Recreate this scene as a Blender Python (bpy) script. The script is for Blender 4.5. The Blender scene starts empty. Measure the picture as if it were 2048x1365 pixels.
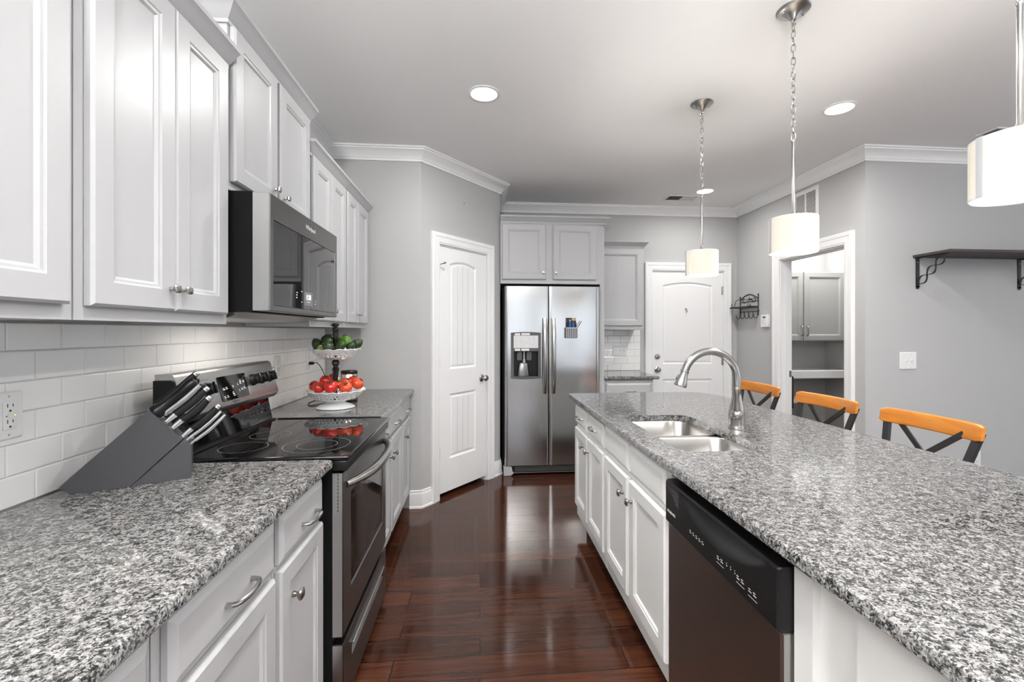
import bpy, bmesh, math, random
from mathutils import Vector, Matrix
R = random.Random(7)
sc = bpy.context.scene
COL = sc.collection
PI = math.pi

# ------------------------------------------------------------------ camera, world, light, exposure
F_PX, CX, XV, YV, EYE = 910.0, 1043.0, 960.0, 663.0, 1.352     # focal length and centre in pixels of the 2048x1365 frame
cam = bpy.data.cameras.new('camera'); cam_ob = bpy.data.objects.new('camera', cam); COL.objects.link(cam_ob)
cam.sensor_fit = 'HORIZONTAL'; cam.sensor_width = 36.0; cam.lens = 36.0 * F_PX / 2048.0
cam.shift_x = -(CX - 1024.0) / 2048.0; cam.shift_y = (YV - 682.5) / 2048.0
cam.clip_start = 0.02
cam_ob.location = (0, 0, EYE); cam_ob.rotation_euler = (PI / 2, 0, -math.atan((CX - XV) / F_PX))
sc.camera = cam_ob

w = bpy.data.worlds.new('world'); sc.world = w; w.use_nodes = True
w.node_tree.nodes['Background'].inputs[0].default_value = (0.80, 0.88, 1.0, 1)
w.node_tree.nodes['Background'].inputs[1].default_value = 1.0
vs = sc.view_settings
vs.view_transform = 'Standard'; vs.look = 'None'; vs.gamma = 1.0; vs.use_curve_mapping = False
vs.exposure = 0.45

def area(name, loc, rot, sx, sy, power, col=(1, 1, 1), shape='RECTANGLE', spread=PI):
    l = bpy.data.lights.new(name, 'AREA'); l.shape = shape; l.size = sx; l.size_y = sy; l.energy = power; l.color = col; l.spread = spread
    o = bpy.data.objects.new(name, l); COL.objects.link(o); o.location = loc; o.rotation_euler = rot
    return o
def point(name, loc, power, rad, col=(1, 1, 1)):
    l = bpy.data.lights.new(name, 'POINT'); l.energy = power; l.shadow_soft_size = rad; l.color = col
    o = bpy.data.objects.new(name, l); COL.objects.link(o); o.location = loc
    return o
SKY = (0.93, 0.97, 1.0)
# daylight through the windows of the living area behind the camera and on its right side
for i, x in enumerate((0.3, 2.3, 4.3)):
    area('window_daylight', (x, -6.16, 1.45), (PI / 2, 0, 0), 1.5, 1.9, 6, SKY)
for i, y in enumerate((-2.8, -0.6, 1.5)):
    area('window_daylight', (5.97, y, 1.45), (PI / 2, 0, PI / 2), 1.5, 1.9, 5, SKY)
DOWN = (1.0, 0.985, 0.965)
DOWNLIGHTS = [(0.023, 2.662), (2.223, 2.635), (2.214, 4.312), (0.023, 0.985), (2.223, 0.985), (0.023, -0.9), (2.223, -0.9), (4.3, -0.9), (4.3, 1.2)]
DOWN_W = [14, 17, 7, 6, 18, 5, 16, 1, 1]
SPREAD = [180, 170, 170, 115, 170, 115, 170, 170, 170]
for i, ((x, y), e) in enumerate(zip(DOWNLIGHTS, DOWN_W)):
    area('downlight_lamp', (x, y, 2.725), (0, 0, 0), 0.13, 0.13, e, DOWN, 'DISK', math.radians(SPREAD[i]))
# unseen fill lights added behind the camera, aimed up to bounce off the ceiling
UPLIGHTS = [(-0.25, -1.1), (3.4, 0.2)]
for x, y in UPLIGHTS:
    area('bounce_fill', (x, y, 1.86), (PI, 0, 0), 0.3, 0.3, 270 if x < 1 else 20, DOWN, 'DISK')
area('cooktop_lamp', (-0.93, 1.985, 1.388), (0, 0, 0), 0.05, 0.30, 1.0, (1.0, 0.93, 0.85))
area('laundry_lamp', (3.75, 4.75, 2.70), (0, 0, 0), 0.3, 0.3, 22, DOWN, 'DISK')

# ------------------------------------------------------------------ materials
def new_mat(name):
    m = bpy.data.materials.new(name); m.use_nodes = True
    nt = m.node_tree; b = nt.nodes['Principled BSDF']
    return m, nt, b
def node(nt, typ, **kw):
    n = nt.nodes.new(typ)
    for k, v in kw.items():
        if k == 'inp':
            for a, c in v.items(): n.inputs[a].default_value = c
        else: setattr(n, k, v)
    return n
def pm(name, col, rough=0.5, metal=0.0, noise=0.03, scale=8.0, bump=0.0, bscale=60.0, spec=0.5, coat=0.0, stretch=(1, 1, 1), emit=None, es=0.0, trans=0.0, alpha=1.0, bdet=3.0):
    m, nt, b = new_mat(name)
    tc = node(nt, 'ShaderNodeTexCoord'); mp = node(nt, 'ShaderNodeMapping'); mp.inputs['Scale'].default_value = stretch
    nt.links.new(tc.outputs['Object'], mp.inputs['Vector'])
    nz = node(nt, 'ShaderNodeTexNoise', inp={'Scale': scale, 'Detail': 4.0})
    nt.links.new(mp.outputs[0], nz.inputs['Vector'])
    rp = node(nt, 'ShaderNodeMix', data_type='RGBA')
    c = Vector(col)
    rp.inputs[6].default_value = (*(c * (1 - noise)), 1); rp.inputs[7].default_value = (*[min(1, x) for x in c * (1 + noise)], 1)
    nt.links.new(nz.outputs['Fac'], rp.inputs[0]); nt.links.new(rp.outputs[2], b.inputs['Base Color'])
    b.inputs['Roughness'].default_value = rough; b.inputs['Metallic'].default_value = metal
    b.inputs['Specular IOR Level'].default_value = spec
    if coat: b.inputs['Coat Weight'].default_value = coat; b.inputs['Coat Roughness'].default_value = 0.06
    if bump:
        n2 = node(nt, 'ShaderNodeTexNoise', inp={'Scale': bscale, 'Detail': bdet}); nt.links.new(mp.outputs[0], n2.inputs['Vector'])
        bp = node(nt, 'ShaderNodeBump', inp={'Strength': bump, 'Distance': 0.002}); nt.links.new(n2.outputs['Fac'], bp.inputs['Height'])
        nt.links.new(bp.outputs[0], b.inputs['Normal'])
    if emit: b.inputs['Emission Color'].default_value = (*emit, 1); b.inputs['Emission Strength'].default_value = es
    if trans: b.inputs['Transmission Weight'].default_value = trans
    return m
M = {}
M['wall'] = pm('wall_paint', (0.475, 0.475, 0.472), 0.75, bump=0.04, bscale=300, noise=0.01)
M['ceil'] = pm('ceiling_paint', (0.86, 0.86, 0.86), 0.85, noise=0.01)
M['trim'] = pm('white_trim_paint', (0.86, 0.86, 0.86), 0.35, noise=0.01)
M['cab'] = pm('grey_cabinet_paint', (0.46, 0.463, 0.47), 0.36, noise=0.015, bump=0.03, bscale=120, stretch=(1, 1, 0.15))
M['doorback'] = pm('dark_door_backing', (0.06, 0.06, 0.065), 0.6)  # dark colour stands in for the unlit space behind closed doors
M['isl'] = pm('light_island_paint', (0.87, 0.88, 0.87), 0.28, noise=0.015)
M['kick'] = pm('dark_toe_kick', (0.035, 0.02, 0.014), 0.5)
M['steel'] = pm('brushed_steel', (0.50, 0.50, 0.495), 0.32, 1.0, noise=0.06, scale=30, bump=0.02, bscale=90, stretch=(1, 1, 0.04))
M['fsteel'] = pm('fridge_steel', (0.56, 0.56, 0.555), 0.19, 1.0, noise=0.05, scale=3, bump=1.0, bscale=3.2, bdet=0.0, stretch=(1, 1, 1.0))
M['dsteel'] = pm('reflection_darkened_steel', (0.20, 0.197, 0.194), 0.30, 1.0, noise=0.06, scale=30, stretch=(1, 0.04, 1))  # ordinary steel with dark reflections put into its base colour
M['sinksteel'] = pm('sink_steel', (0.50, 0.485, 0.465), 0.26, 1.0, noise=0.03, scale=60)
M['nickel'] = pm('brushed_nickel', (0.43, 0.42, 0.405), 0.24, 1.0, noise=0.02)
M['chrome'] = pm('polished_chrome', (0.75, 0.75, 0.75), 0.10, 1.0, noise=0.01)
M['black'] = pm('black_plastic', (0.006, 0.006, 0.0065), 0.33, noise=0.1, spec=0.3)
M['blackm'] = pm('black_metal', (0.02, 0.02, 0.021), 0.45, noise=0.15, bump=0.05, bscale=200)
M['glass'] = pm('black_ceramic_glass', (0.004, 0.004, 0.0045), 0.03, spec=0.5, noise=0.05)
M['ring'] = pm('burner_ring_print', (0.40, 0.40, 0.40), 0.3)
M['mwglass'] = pm('microwave_window_glass', (0.012, 0.012, 0.013), 0.03, spec=0.8, noise=0.05)
M['ovenglass'] = pm('oven_window_glass', (0.010, 0.011, 0.010), 0.03, spec=0.9, noise=0.05)
M['gplastic'] = pm('grey_plastic', (0.085, 0.085, 0.088), 0.4)
M['lgplastic'] = pm('light_grey_plastic', (0.45, 0.45, 0.46), 0.4)
M['band'] = pm('grey_ribbon', (0.50, 0.52, 0.53), 0.6)
M['dwsteel'] = pm('dishwasher_steel', (0.34, 0.335, 0.33), 0.30, 1.0, noise=0.05, scale=30, stretch=(1, 0.04, 1))
M['caseblack'] = pm('matte_black_case', (0.005, 0.005, 0.0055), 0.6, noise=0.1, spec=0.12)
M['panelblack'] = pm('satin_black_panel', (0.007, 0.007, 0.0075), 0.42, noise=0.1, spec=0.35)
M['white'] = pm('white_plastic', (0.78, 0.78, 0.77), 0.35)
M['paper'] = pm('white_paper', (0.72, 0.72, 0.72), 0.7, noise=0.08, scale=40)
M['print'] = pm('white_print', (0.75, 0.75, 0.75), 0.5)
M['dprint'] = pm('dark_print', (0.08, 0.08, 0.08), 0.5)
M['lit'] = pm('lit_display', (0.9, 0.9, 0.9), 0.5, emit=(1, 1, 1), es=1.2)
M['screen'] = pm('dim_display', (0.16, 0.16, 0.16), 0.3)
M['led'] = pm('green_led', (0.6, 0.8, 0.1), 0.5, emit=(0.8, 1.0, 0.1), es=1.0)
M['slot'] = pm('dark_slot', (0.03, 0.03, 0.03), 0.6)
M['block'] = pm('slate_grey_wood', (0.042, 0.042, 0.047), 0.5, noise=0.15, scale=120, bump=0.08, bscale=260)
M['orange'] = None
M['iron'] = pm('black_iron', (0.014, 0.014, 0.014), 0.5, bump=0.1, bscale=150)
M['shelfwood'] = pm('dark_shelf_wood', (0.055, 0.042, 0.038), 0.55, noise=0.3, scale=20, stretch=(0.1, 1, 1))
M['enamel'] = pm('white_enamel', (0.88, 0.90, 0.90), 0.25, noise=0.01)
M['post'] = pm('black_turned_wood', (0.010, 0.009, 0.009), 0.22, noise=0.1)
M['tomato'] = pm('red_tomato_skin', (0.52, 0.016, 0.010), 0.18, noise=0.35, scale=22, coat=0.4)
M['tomato2'] = pm('orange_red_tomato_skin', (0.60, 0.060, 0.012), 0.18, noise=0.35, scale=22, coat=0.4)
M['calyx'] = pm('green_calyx', (0.045, 0.065, 0.018), 0.6)
M['avo'] = pm('dark_green_avocado', (0.030, 0.055, 0.016), 0.33, noise=0.6, scale=70, bump=0.25, bscale=180)
M['pepper'] = pm('green_pepper_skin', (0.085, 0.22, 0.012), 0.15, noise=0.45, scale=14, coat=0.5)
M['lime'] = pm('pale_lime_skin', (0.30, 0.36, 0.09), 0.35, noise=0.2, scale=40, bump=0.1, bscale=160)
M['bronze'] = pm('dark_bronze', (0.035, 0.024, 0.019), 0.4, 0.5)
M['bulb'] = pm('glowing_bulb', (1, 0.9, 0.7), 0.5, emit=(1.0, 0.72, 0.42), es=9.0)
M['downlight'] = pm('downlight_lens', (1, 1, 1), 0.5, emit=(1.0, 0.97, 0.93), es=9.0)
M['diffuser'] = pm('pendant_diffuser', (0.95, 0.93, 0.9), 0.5, emit=(1.0, 0.95, 0.88), es=1.0)
M['cloth'] = pm('blue_pen_plastic', (0.01, 0.16, 0.45), 0.3)
M['navy'] = pm('navy_pen_plastic', (0.006, 0.02, 0.07), 0.3)
M['maroon'] = pm('maroon_pen_plastic', (0.10, 0.012, 0.03), 0.3)
M['pink'] = pm('pink_pen_cap', (0.62, 0.25, 0.28), 0.4)
M['pencil'] = pm('brown_pencil', (0.16, 0.07, 0.04), 0.5)
M['tanpaper'] = pm('tan_sticky_note', (0.45, 0.40, 0.24), 0.7)
M['laundrycab'] = pm('grey_laundry_paint', (0.40, 0.40, 0.385), 0.35, noise=0.01)
M['window'] = pm('bright_window_pane', (0.9, 0.95, 1), 0.3, emit=(0.93, 0.97, 1.0), es=1.0)

def m_clear(name, tint=(1, 1, 1)):
    m, nt, b = new_mat(name)
    b.inputs['Base Color'].default_value = (*tint, 1); b.inputs['Roughness'].default_value = 0.03
    b.inputs['Transmission Weight'].default_value = 1.0; b.inputs['IOR'].default_value = 1.12
    return m
M['clear'] = m_clear('clear_glass')

def m_shade():
    m, nt, b = new_mat('linen_lamp_shade')
    out = nt.nodes['Material Output']; nt.nodes.remove(b)
    tc = node(nt, 'ShaderNodeTexCoord'); wv = node(nt, 'ShaderNodeTexNoise', inp={'Scale': 90.0, 'Detail': 2.0})
    nt.links.new(tc.outputs['Object'], wv.inputs['Vector'])
    mx = node(nt, 'ShaderNodeMix', data_type='RGBA'); mx.inputs[6].default_value = (0.84, 0.79, 0.70, 1); mx.inputs[7].default_value = (0.90, 0.85, 0.76, 1)
    nt.links.new(wv.outputs['Fac'], mx.inputs[0])
    d = node(nt, 'ShaderNodeBsdfDiffuse'); t = node(nt, 'ShaderNodeBsdfTranslucent')
    nt.links.new(mx.outputs[2], d.inputs[0]); nt.links.new(mx.outputs[2], t.inputs[0])
    a = node(nt, 'ShaderNodeMixShader', inp={0: 0.035}); nt.links.new(d.outputs[0], a.inputs[1]); nt.links.new(t.outputs[0], a.inputs[2])
    nt.links.new(a.outputs[0], out.inputs[0])
    return m
M['shade'] = m_shade()
def m_diff():
    m, nt, b = new_mat('pendant_diffuser')
    out = nt.nodes['Material Output']; nt.nodes.remove(b)
    nz = node(nt, 'ShaderNodeTexNoise', inp={'Scale': 40.0}); mx = node(nt, 'ShaderNodeMix', data_type='RGBA')
    mx.inputs[6].default_value = (0.90, 0.88, 0.84, 1); mx.inputs[7].default_value = (0.94, 0.92, 0.88, 1); nt.links.new(nz.outputs['Fac'], mx.inputs[0])
    t = node(nt, 'ShaderNodeBsdfTranslucent'); d = node(nt, 'ShaderNodeBsdfDiffuse'); a = node(nt, 'ShaderNodeMixShader', inp={0: 0.6})
    nt.links.new(mx.outputs[2], t.inputs[0]); nt.links.new(mx.outputs[2], d.inputs[0]); nt.links.new(d.outputs[0], a.inputs[1]); nt.links.new(t.outputs[0], a.inputs[2])
    nt.links.new(a.outputs[0], out.inputs[0]); return m
M['diffuser'] = m_diff()

def m_granite():
    m, nt, b = new_mat('speckled_granite')
    tc = node(nt, 'ShaderNodeTexCoord')
    nz = node(nt, 'ShaderNodeTexNoise', inp={'Scale': 70.0, 'Detail': 3.0, 'Roughness': 0.6}); nt.links.new(tc.outputs['Object'], nz.inputs['Vector'])
    vm = node(nt, 'ShaderNodeVectorMath', operation='MULTIPLY_ADD'); vm.inputs[1].default_value = (0.014, 0.014, 0.014)
    nt.links.new(nz.outputs['Color'], vm.inputs[0]); nt.links.new(tc.outputs['Object'], vm.inputs[2])
    vo = node(nt, 'ShaderNodeTexVoronoi', inp={'Scale': 260.0}); nt.links.new(vm.outputs[0], vo.inputs['Vector'])
    sx = node(nt, 'ShaderNodeSeparateColor'); nt.links.new(vo.outputs['Color'], sx.inputs[0])
    big = node(nt, 'ShaderNodeTexNoise', inp={'Scale': 48.0, 'Detail': 5.0, 'Roughness': 0.75}); nt.links.new(tc.outputs['Object'], big.inputs['Vector'])
    vo2 = node(nt, 'ShaderNodeTexVoronoi', inp={'Scale': 520.0}); nt.links.new(vm.outputs[0], vo2.inputs['Vector'])
    sx2 = node(nt, 'ShaderNodeSeparateColor'); nt.links.new(vo2.outputs['Color'], sx2.inputs[0])
    ad = node(nt, 'ShaderNodeMath', operation='MULTIPLY_ADD'); ad.inputs[1].default_value = 1.25; ad.inputs[2].default_value = -0.45
    nt.links.new(big.outputs['Fac'], ad.inputs[0])
    m2 = node(nt, 'ShaderNodeMath', operation='MULTIPLY_ADD'); m2.inputs[1].default_value = 0.24
    nt.links.new(sx2.outputs[1], m2.inputs[0]); nt.links.new(ad.outputs[0], m2.inputs[2])
    mx = node(nt, 'ShaderNodeMath', operation='MULTIPLY_ADD'); mx.inputs[1].default_value = 0.42
    nt.links.new(sx.outputs[0], mx.inputs[0]); nt.links.new(m2.outputs[0], mx.inputs[2])
    cr = node(nt, 'ShaderNodeValToRGB'); e = cr.color_ramp.elements
    stops = [(0.0, (0.008, 0.009, 0.010)), (0.34, (0.022, 0.023, 0.025)), (0.42, (0.075, 0.075, 0.074)), (0.54, (0.17, 0.167, 0.163)), (0.70, (0.29, 0.284, 0.278)), (1.0, (0.44, 0.43, 0.42))]
    e[0].position, e[0].color = stops[0][0], (*stops[0][1], 1); e[1].position, e[1].color = stops[-1][0], (*stops[-1][1], 1)
    for p, c in stops[1:-1]:
        q = e.new(p); q.color = (*c, 1)
    nt.links.new(mx.outputs[0], cr.inputs[0]); nt.links.new(cr.outputs[0], b.inputs['Base Color'])
    b.inputs['Roughness'].default_value = 0.08; b.inputs['Specular IOR Level'].default_value = 0.6
    return m
M['granite'] = m_granite()

def m_floor():
    m, nt, b = new_mat('dark_wood_planks')
    tc = node(nt, 'ShaderNodeTexCoord')
    br = node(nt, 'ShaderNodeTexBrick', offset=0.37, offset_frequency=2)
    br.inputs['Color1'].default_value = (0.0, 0, 0, 1); br.inputs['Color2'].default_value = (1, 1, 1, 1); br.inputs['Mortar'].default_value = (0.5, 0.5, 0.5, 1)
    br.inputs['Scale'].default_value = 1.0; br.inputs['Mortar Size'].default_value = 0.0022; br.inputs['Brick Width'].default_value = 0.95; br.inputs['Row Height'].default_value = 0.127
    nt.links.new(tc.outputs['Object'], br.inputs['Vector'])
    mp = node(nt, 'ShaderNodeMapping'); mp.inputs['Scale'].default_value = (1.5, 20, 1)
    ofs = node(nt, 'ShaderNodeVectorMath', operation='MULTIPLY_ADD'); ofs.inputs[1].default_value = (3.0, 7.0, 5.0)
    nt.links.new(br.outputs['Color'], ofs.inputs[0]); nt.links.new(tc.outputs['Object'], ofs.inputs[2]); nt.links.new(ofs.outputs[0], mp.inputs['Vector'])
    g = node(nt, 'ShaderNodeTexNoise', inp={'Scale': 1.6, 'Detail': 6.0, 'Roughness': 0.6, 'Distortion': 1.2}); nt.links.new(mp.outputs[0], g.inputs['Vector'])
    cr = node(nt, 'ShaderNodeValToRGB'); e = cr.color_ramp.elements
    e[0].position, e[0].color = 0.25, (0.024, 0.0082, 0.0045, 1); e[1].position, e[1].color = 0.78, (0.088, 0.031, 0.0165, 1)
    nt.links.new(g.outputs['Fac'], cr.inputs[0])
    hs = node(nt, 'ShaderNodeMix', data_type='RGBA', blend_type='MULTIPLY'); hs.inputs[0].default_value = 1.0
    vr = node(nt, 'ShaderNodeMix', data_type='RGBA'); vr.inputs[6].default_value = (0.66, 0.66, 0.66, 1); vr.inputs[7].default_value = (1.25, 1.2, 1.15, 1)
    nt.links.new(br.outputs['Color'], vr.inputs[0]); nt.links.new(cr.outputs[0], hs.inputs[6]); nt.links.new(vr.outputs[2], hs.inputs[7])
    mo = node(nt, 'ShaderNodeMix', data_type='RGBA'); mo.inputs[7].default_value = (0.008, 0.003, 0.002, 1)
    nt.links.new(br.outputs['Fac'], mo.inputs[0]); nt.links.new(hs.outputs[2], mo.inputs[6]); nt.links.new(mo.outputs[2], b.inputs['Base Color'])
    b.inputs['Roughness'].default_value = 0.11; b.inputs['Specular IOR Level'].default_value = 0.30
    bp = node(nt, 'ShaderNodeBump', inp={'Strength': 0.25, 'Distance': 0.001}); bp.invert = True
    ww = node(nt, 'ShaderNodeTexNoise', inp={'Scale': 9.0, 'Detail': 2.0}); nt.links.new(tc.outputs['Object'], ww.inputs['Vector'])
    sm = node(nt, 'ShaderNodeMath', operation='MULTIPLY_ADD'); sm.inputs[1].default_value = 0.35
    nt.links.new(ww.outputs['Fac'], sm.inputs[0]); nt.links.new(br.outputs['Fac'], sm.inputs[2]); nt.links.new(sm.outputs[0], bp.inputs['Height']); nt.links.new(bp.outputs[0], b.inputs['Normal'])
    return m
M['floor'] = m_floor()

def m_wood(name, c1, c2, stretch, rough=0.3):
    m, nt, b = new_mat(name)
    tc = node(nt, 'ShaderNodeTexCoord'); mp = node(nt, 'ShaderNodeMapping'); mp.inputs['Scale'].default_value = stretch
    nt.links.new(tc.outputs['Object'], mp.inputs['Vector'])
    g = node(nt, 'ShaderNodeTexNoise', inp={'Scale': 4.0, 'Detail': 5.0, 'Distortion': 0.8}); nt.links.new(mp.outputs[0], g.inputs['Vector'])
    cr = node(nt, 'ShaderNodeValToRGB'); e = cr.color_ramp.elements
    e[0].position, e[0].color = 0.3, (*c1, 1); e[1].position, e[1].color = 0.7, (*c2, 1)
    nt.links.new(g.outputs['Fac'], cr.inputs[0]); nt.links.new(cr.outputs[0], b.inputs['Base Color'])
    b.inputs['Roughness'].default_value = rough; b.inputs['Coat Weight'].default_value = 0.25; b.inputs['Coat Roughness'].default_value = 0.15
    return m
M['orange'] = m_wood('orange_varnished_wood', (0.44, 0.14, 0.012), (0.66, 0.25, 0.028), (6, 1, 8))
M['tile'] = pm('glazed_white_tile', (0.86, 0.86, 0.85), 0.10, noise=0.03, scale=5, bump=0.06, bscale=14, spec=0.6)
M['grout'] = pm('light_grey_grout', (0.50, 0.49, 0.475), 0.8)

# ------------------------------------------------------------------ mesh helpers
ROOTM = {}
class MB:
    def __init__(s): s.bm = bmesh.new()
    def box(s, x0, x1, y0, y1, z0, z1, bev=0.0, seg=2, mat=None):
        x0, x1 = min(x0, x1), max(x0, x1); y0, y1 = min(y0, y1), max(y0, y1); z0, z1 = min(z0, z1), max(z0, z1)
        vs_ = [s.bm.verts.new(p) for p in ((x0, y0, z0), (x1, y0, z0), (x1, y1, z0), (x0, y1, z0), (x0, y0, z1), (x1, y0, z1), (x1, y1, z1), (x0, y1, z1))]
        fs = [s.bm.faces.new([vs_[i] for i in f]) for f in ((3, 2, 1, 0), (4, 5, 6, 7), (0, 1, 5, 4), (1, 2, 6, 5), (2, 3, 7, 6), (3, 0, 4, 7))]
        if bev > 0:
            r = bmesh.ops.bevel(s.bm, geom=list({e for f in fs for e in f.edges}), offset=bev, segments=seg, affect='EDGES', profile=0.5)
            allv = list({v for f in r['faces'] for v in f.verts} | {v for v in vs_ if v.is_valid})
        else: allv = vs_
        if mat is not None:
            for v in allv: v.co = mat @ v.co
        return s
    def loft(s, rings, cap0=True, cap1=True, closed=True):
        rv = [[s.bm.verts.new(p) for p in r] for r in rings]
        n = len(rv[0])
        for a, b in zip(rv, rv[1:]):
            for i in range(n if closed else n - 1):
                j = (i + 1) % n
                try: s.bm.faces.new((a[i], a[j], b[j], b[i]))
                except ValueError: pass
        if closed and cap0: s.bm.faces.new(rv[0][::-1])
        if closed and cap1: s.bm.faces.new(rv[-1])
        return s
    def prism(s, pts, off):
        off = Vector(off)
        return s.loft([[Vector(p) for p in pts], [Vector(p) + off for p in pts]])
    def tube(s, pts, r, n=10, closed=False, flat=1.0, up=None):
        P = [Vector(p) for p in pts]; m = len(P)
        rr_ = r if isinstance(r, (list, tuple)) else [r] * m
        rings = []; prev = None
        for i in range(m):
            if closed: t = (P[(i + 1) % m] - P[i - 1])
            else: t = (P[min(i + 1, m - 1)] - P[max(i - 1, 0)])
            t.normalize()
            if prev is None:
                a = Vector(up) if up else (Vector((0, 0, 1)) if abs(t.z) < 0.9 else Vector((1, 0, 0)))
                x = a.cross(t).normalized()
            else:
                x = (prev - t * prev.dot(t)).normalized()
            prev = x; y = t.cross(x)
            rings.append([P[i] + (x * math.cos(2 * PI * k / n) + y * math.sin(2 * PI * k / n) * flat) * rr_[i] for k in range(n)])
        if closed: rings.append(rings[0]); return s.loft_closed(rings)
        return s.loft(rings)
    def loft_closed(s, rings):
        rv = [[s.bm.verts.new(p) for p in r] for r in rings[:-1]]; n = len(rv[0]); m = len(rv)
        for a in range(m):
            A, B = rv[a], rv[(a + 1) % m]
            # find best shift so that the closing ring does not twist
            sh = 0
            if a == m - 1:
                sh = min(range(n), key=lambda q: (A[0].co - B[q].co).length)
            for i in range(n):
                j = (i + 1) % n
                s.bm.faces.new((A[i], A[j], B[(j + sh) % n], B[(i + sh) % n]))
        return s
    def lathe(s, prof, c=(0, 0, 0), n=32, mat=None, cap=True):
        c = Vector(c); rings = []
        for r, z in prof:
            ring = [Vector((r * math.cos(2 * PI * k / n), r * math.sin(2 * PI * k / n), z)) for k in range(n)]
            rings.append([(mat @ p if mat else p) + c for p in ring])
        return s.loft(rings, cap, cap)
    def sweep(s, prof, path, closed=False, mat=None, caps=True):
        """profile (offset to the right of the path, height) carried along a 2D path with mitred corners"""
        P = [Vector((p[0], p[1])) for p in path]; m = len(P); rings = []
        for i in range(m):
            d0 = (P[i] - P[i - 1]).normalized() if (i > 0 or closed) else None
            d1 = (P[(i + 1) % m] - P[i]).normalized() if (i < m - 1 or closed) else None
            d0 = d0 or d1; d1 = d1 or d0
            n0, n1 = Vector((d0.y, -d0.x)), Vector((d1.y, -d1.x))
            b = (n0 + n1); b = b / max(1e-6, b.length); k = 1.0 / max(0.25, b.dot(n0))
            ring = []
            for u, v in prof:
                q = P[i] + b * (u * k); p3 = Vector((q.x, q.y, v)); ring.append(mat @ p3 if mat else p3)
            rings.append(ring)
        if closed:
            rings.append(rings[0])
            return s.loft(rings, False, False)
        return s.loft(rings, caps, caps)
    def build(s, name, mat, parent=None, smooth=True, angle=35, world=True):
        bm = s.bm
        bmesh.ops.remove_doubles(bm, verts=bm.verts, dist=1e-6)
        bmesh.ops.recalc_face_normals(bm, faces=bm.faces)
        if parent is not None and world:
            bm.transform(ROOTM[parent.name].inverted())
        me = bpy.data.meshes.new(name); bm.to_mesh(me); bm.free()
        if smooth:
            for p in me.polygons: p.use_smooth = True
            try: me.set_sharp_from_angle(angle=math.radians(angle))
            except Exception: pass
            for p in me.polygons:
                if abs(p.normal.z) > 0.9995 and p.area > 2e-4: p.use_smooth = False
        me.materials.append(mat)
        o = bpy.data.objects.new(name, me); COL.objects.link(o)
        if parent is not None:
            o.parent = parent; ROOTM[o.name] = ROOTM[parent.name]
        else: ROOTM[o.name] = Matrix.Identity(4)
        return o
def thing(name, label, cat, loc=(0, 0, 0), rz=0.0, group=None):
    o = bpy.data.objects.new(name, None); COL.objects.link(o); o.empty_display_size = 0.05
    o.location = loc; o.rotation_euler = (0, 0, rz); o['label'] = label; o['category'] = cat
    if group: o['group'] = group
    ROOTM[o.name] = Matrix.Translation(Vector(loc)) @ Matrix.Rotation(rz, 4, 'Z')
    return o
def tag(o, label, cat, group=None):
    o['label'] = label; o['category'] = cat
    if group: o['group'] = group
    return o
def struct(o, label=None, cat=None):
    o['kind'] = 'structure'
    if label: o['label'] = label
    if cat: o['category'] = cat
    return o
def copy_tree(o, parent=None):
    c = o.copy(); COL.objects.link(c)
    if parent is not None: c.parent = parent
    for ch in list(o.children): copy_tree(ch, c)
    return c
def frame(o, u, v, w):
    m = Matrix.Identity(4)
    for i, a in enumerate((u, v, w)):
        for k in range(3): m[k][i] = a[k]
    for k in range(3): m[k][3] = o[k]
    return m
def FX(y, z, x): return frame((x, y, z), (0, 1, 0), (0, 0, 1), (1, 0, 0))     # facing +X: u = +Y
def FNX(y, z, x): return frame((x, y, z), (0, -1, 0), (0, 0, 1), (-1, 0, 0))  # facing -X: u = -Y
def FNY(x, z, y): return frame((x, y, z), (1, 0, 0), (0, 0, 1), (0, -1, 0))   # facing -Y: u = +X
def rr(x0, x1, y0, y1, r, n=5):
    pts = []
    for cx, cy, a0 in ((x1 - r, y1 - r, 0), (x0 + r, y1 - r, PI / 2), (x0 + r, y0 + r, PI), (x1 - r, y0 + r, 3 * PI / 2)):
        for k in range(n + 1):
            a = a0 + PI / 2 * k / n; pts.append((cx + r * math.cos(a), cy + r * math.sin(a)))
    return pts
def rect_rings(m, w, h, rings):
    out = []
    for ins, d in rings:
        out.append([m @ Vector(p) for p in ((ins, ins, d), (w - ins, ins, d), (w - ins, h - ins, d), (ins, h - ins, d))])
    return out
def cab_door(name, m, w, h, mat, parent, t=0.019, stile=0.055):
    mb = MB()
    mb.loft(rect_rings(m, w, h, [(0, 0), (0, t - 0.006), (0.006, t), (stile, t), (stile + 0.004, t - 0.003), (stile + 0.010, t - 0.004), (stile + 0.016, t - 0.010)]))
    return mb.build(name, mat, parent, smooth=False)
def cab_drawer(name, m, w, h, mat, parent, t=0.019):
    mb = MB()
    mb.loft(rect_rings(m, w, h, [(0, 0), (0, t - 0.008), (0.014, t - 0.001), (0.018, t)]))
    return mb.build(name, mat, parent, smooth=False)
def knob(m, parent, name='knob', s=1.0, mat=None):
    mb = MB(); rings = []
    for hw, d, r in ((0.007, 0.0, 0.003), (0.0072, 0.006, 0.003), (0.0055, 0.010, 0.002), (0.0055, 0.014, 0.002), (0.0125, 0.020, 0.005), (0.0145, 0.024, 0.006), (0.0135, 0.028, 0.006), (0.008, 0.031, 0.004)):
        hw *= s; d *= s; r *= s
        rings.append([m @ Vector((x, y, d)) for x, y in rr(-hw, hw, -hw, hw, r, 3)])
    mb.loft(rings)
    return mb.build(name, mat or M['nickel'], parent)
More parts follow.
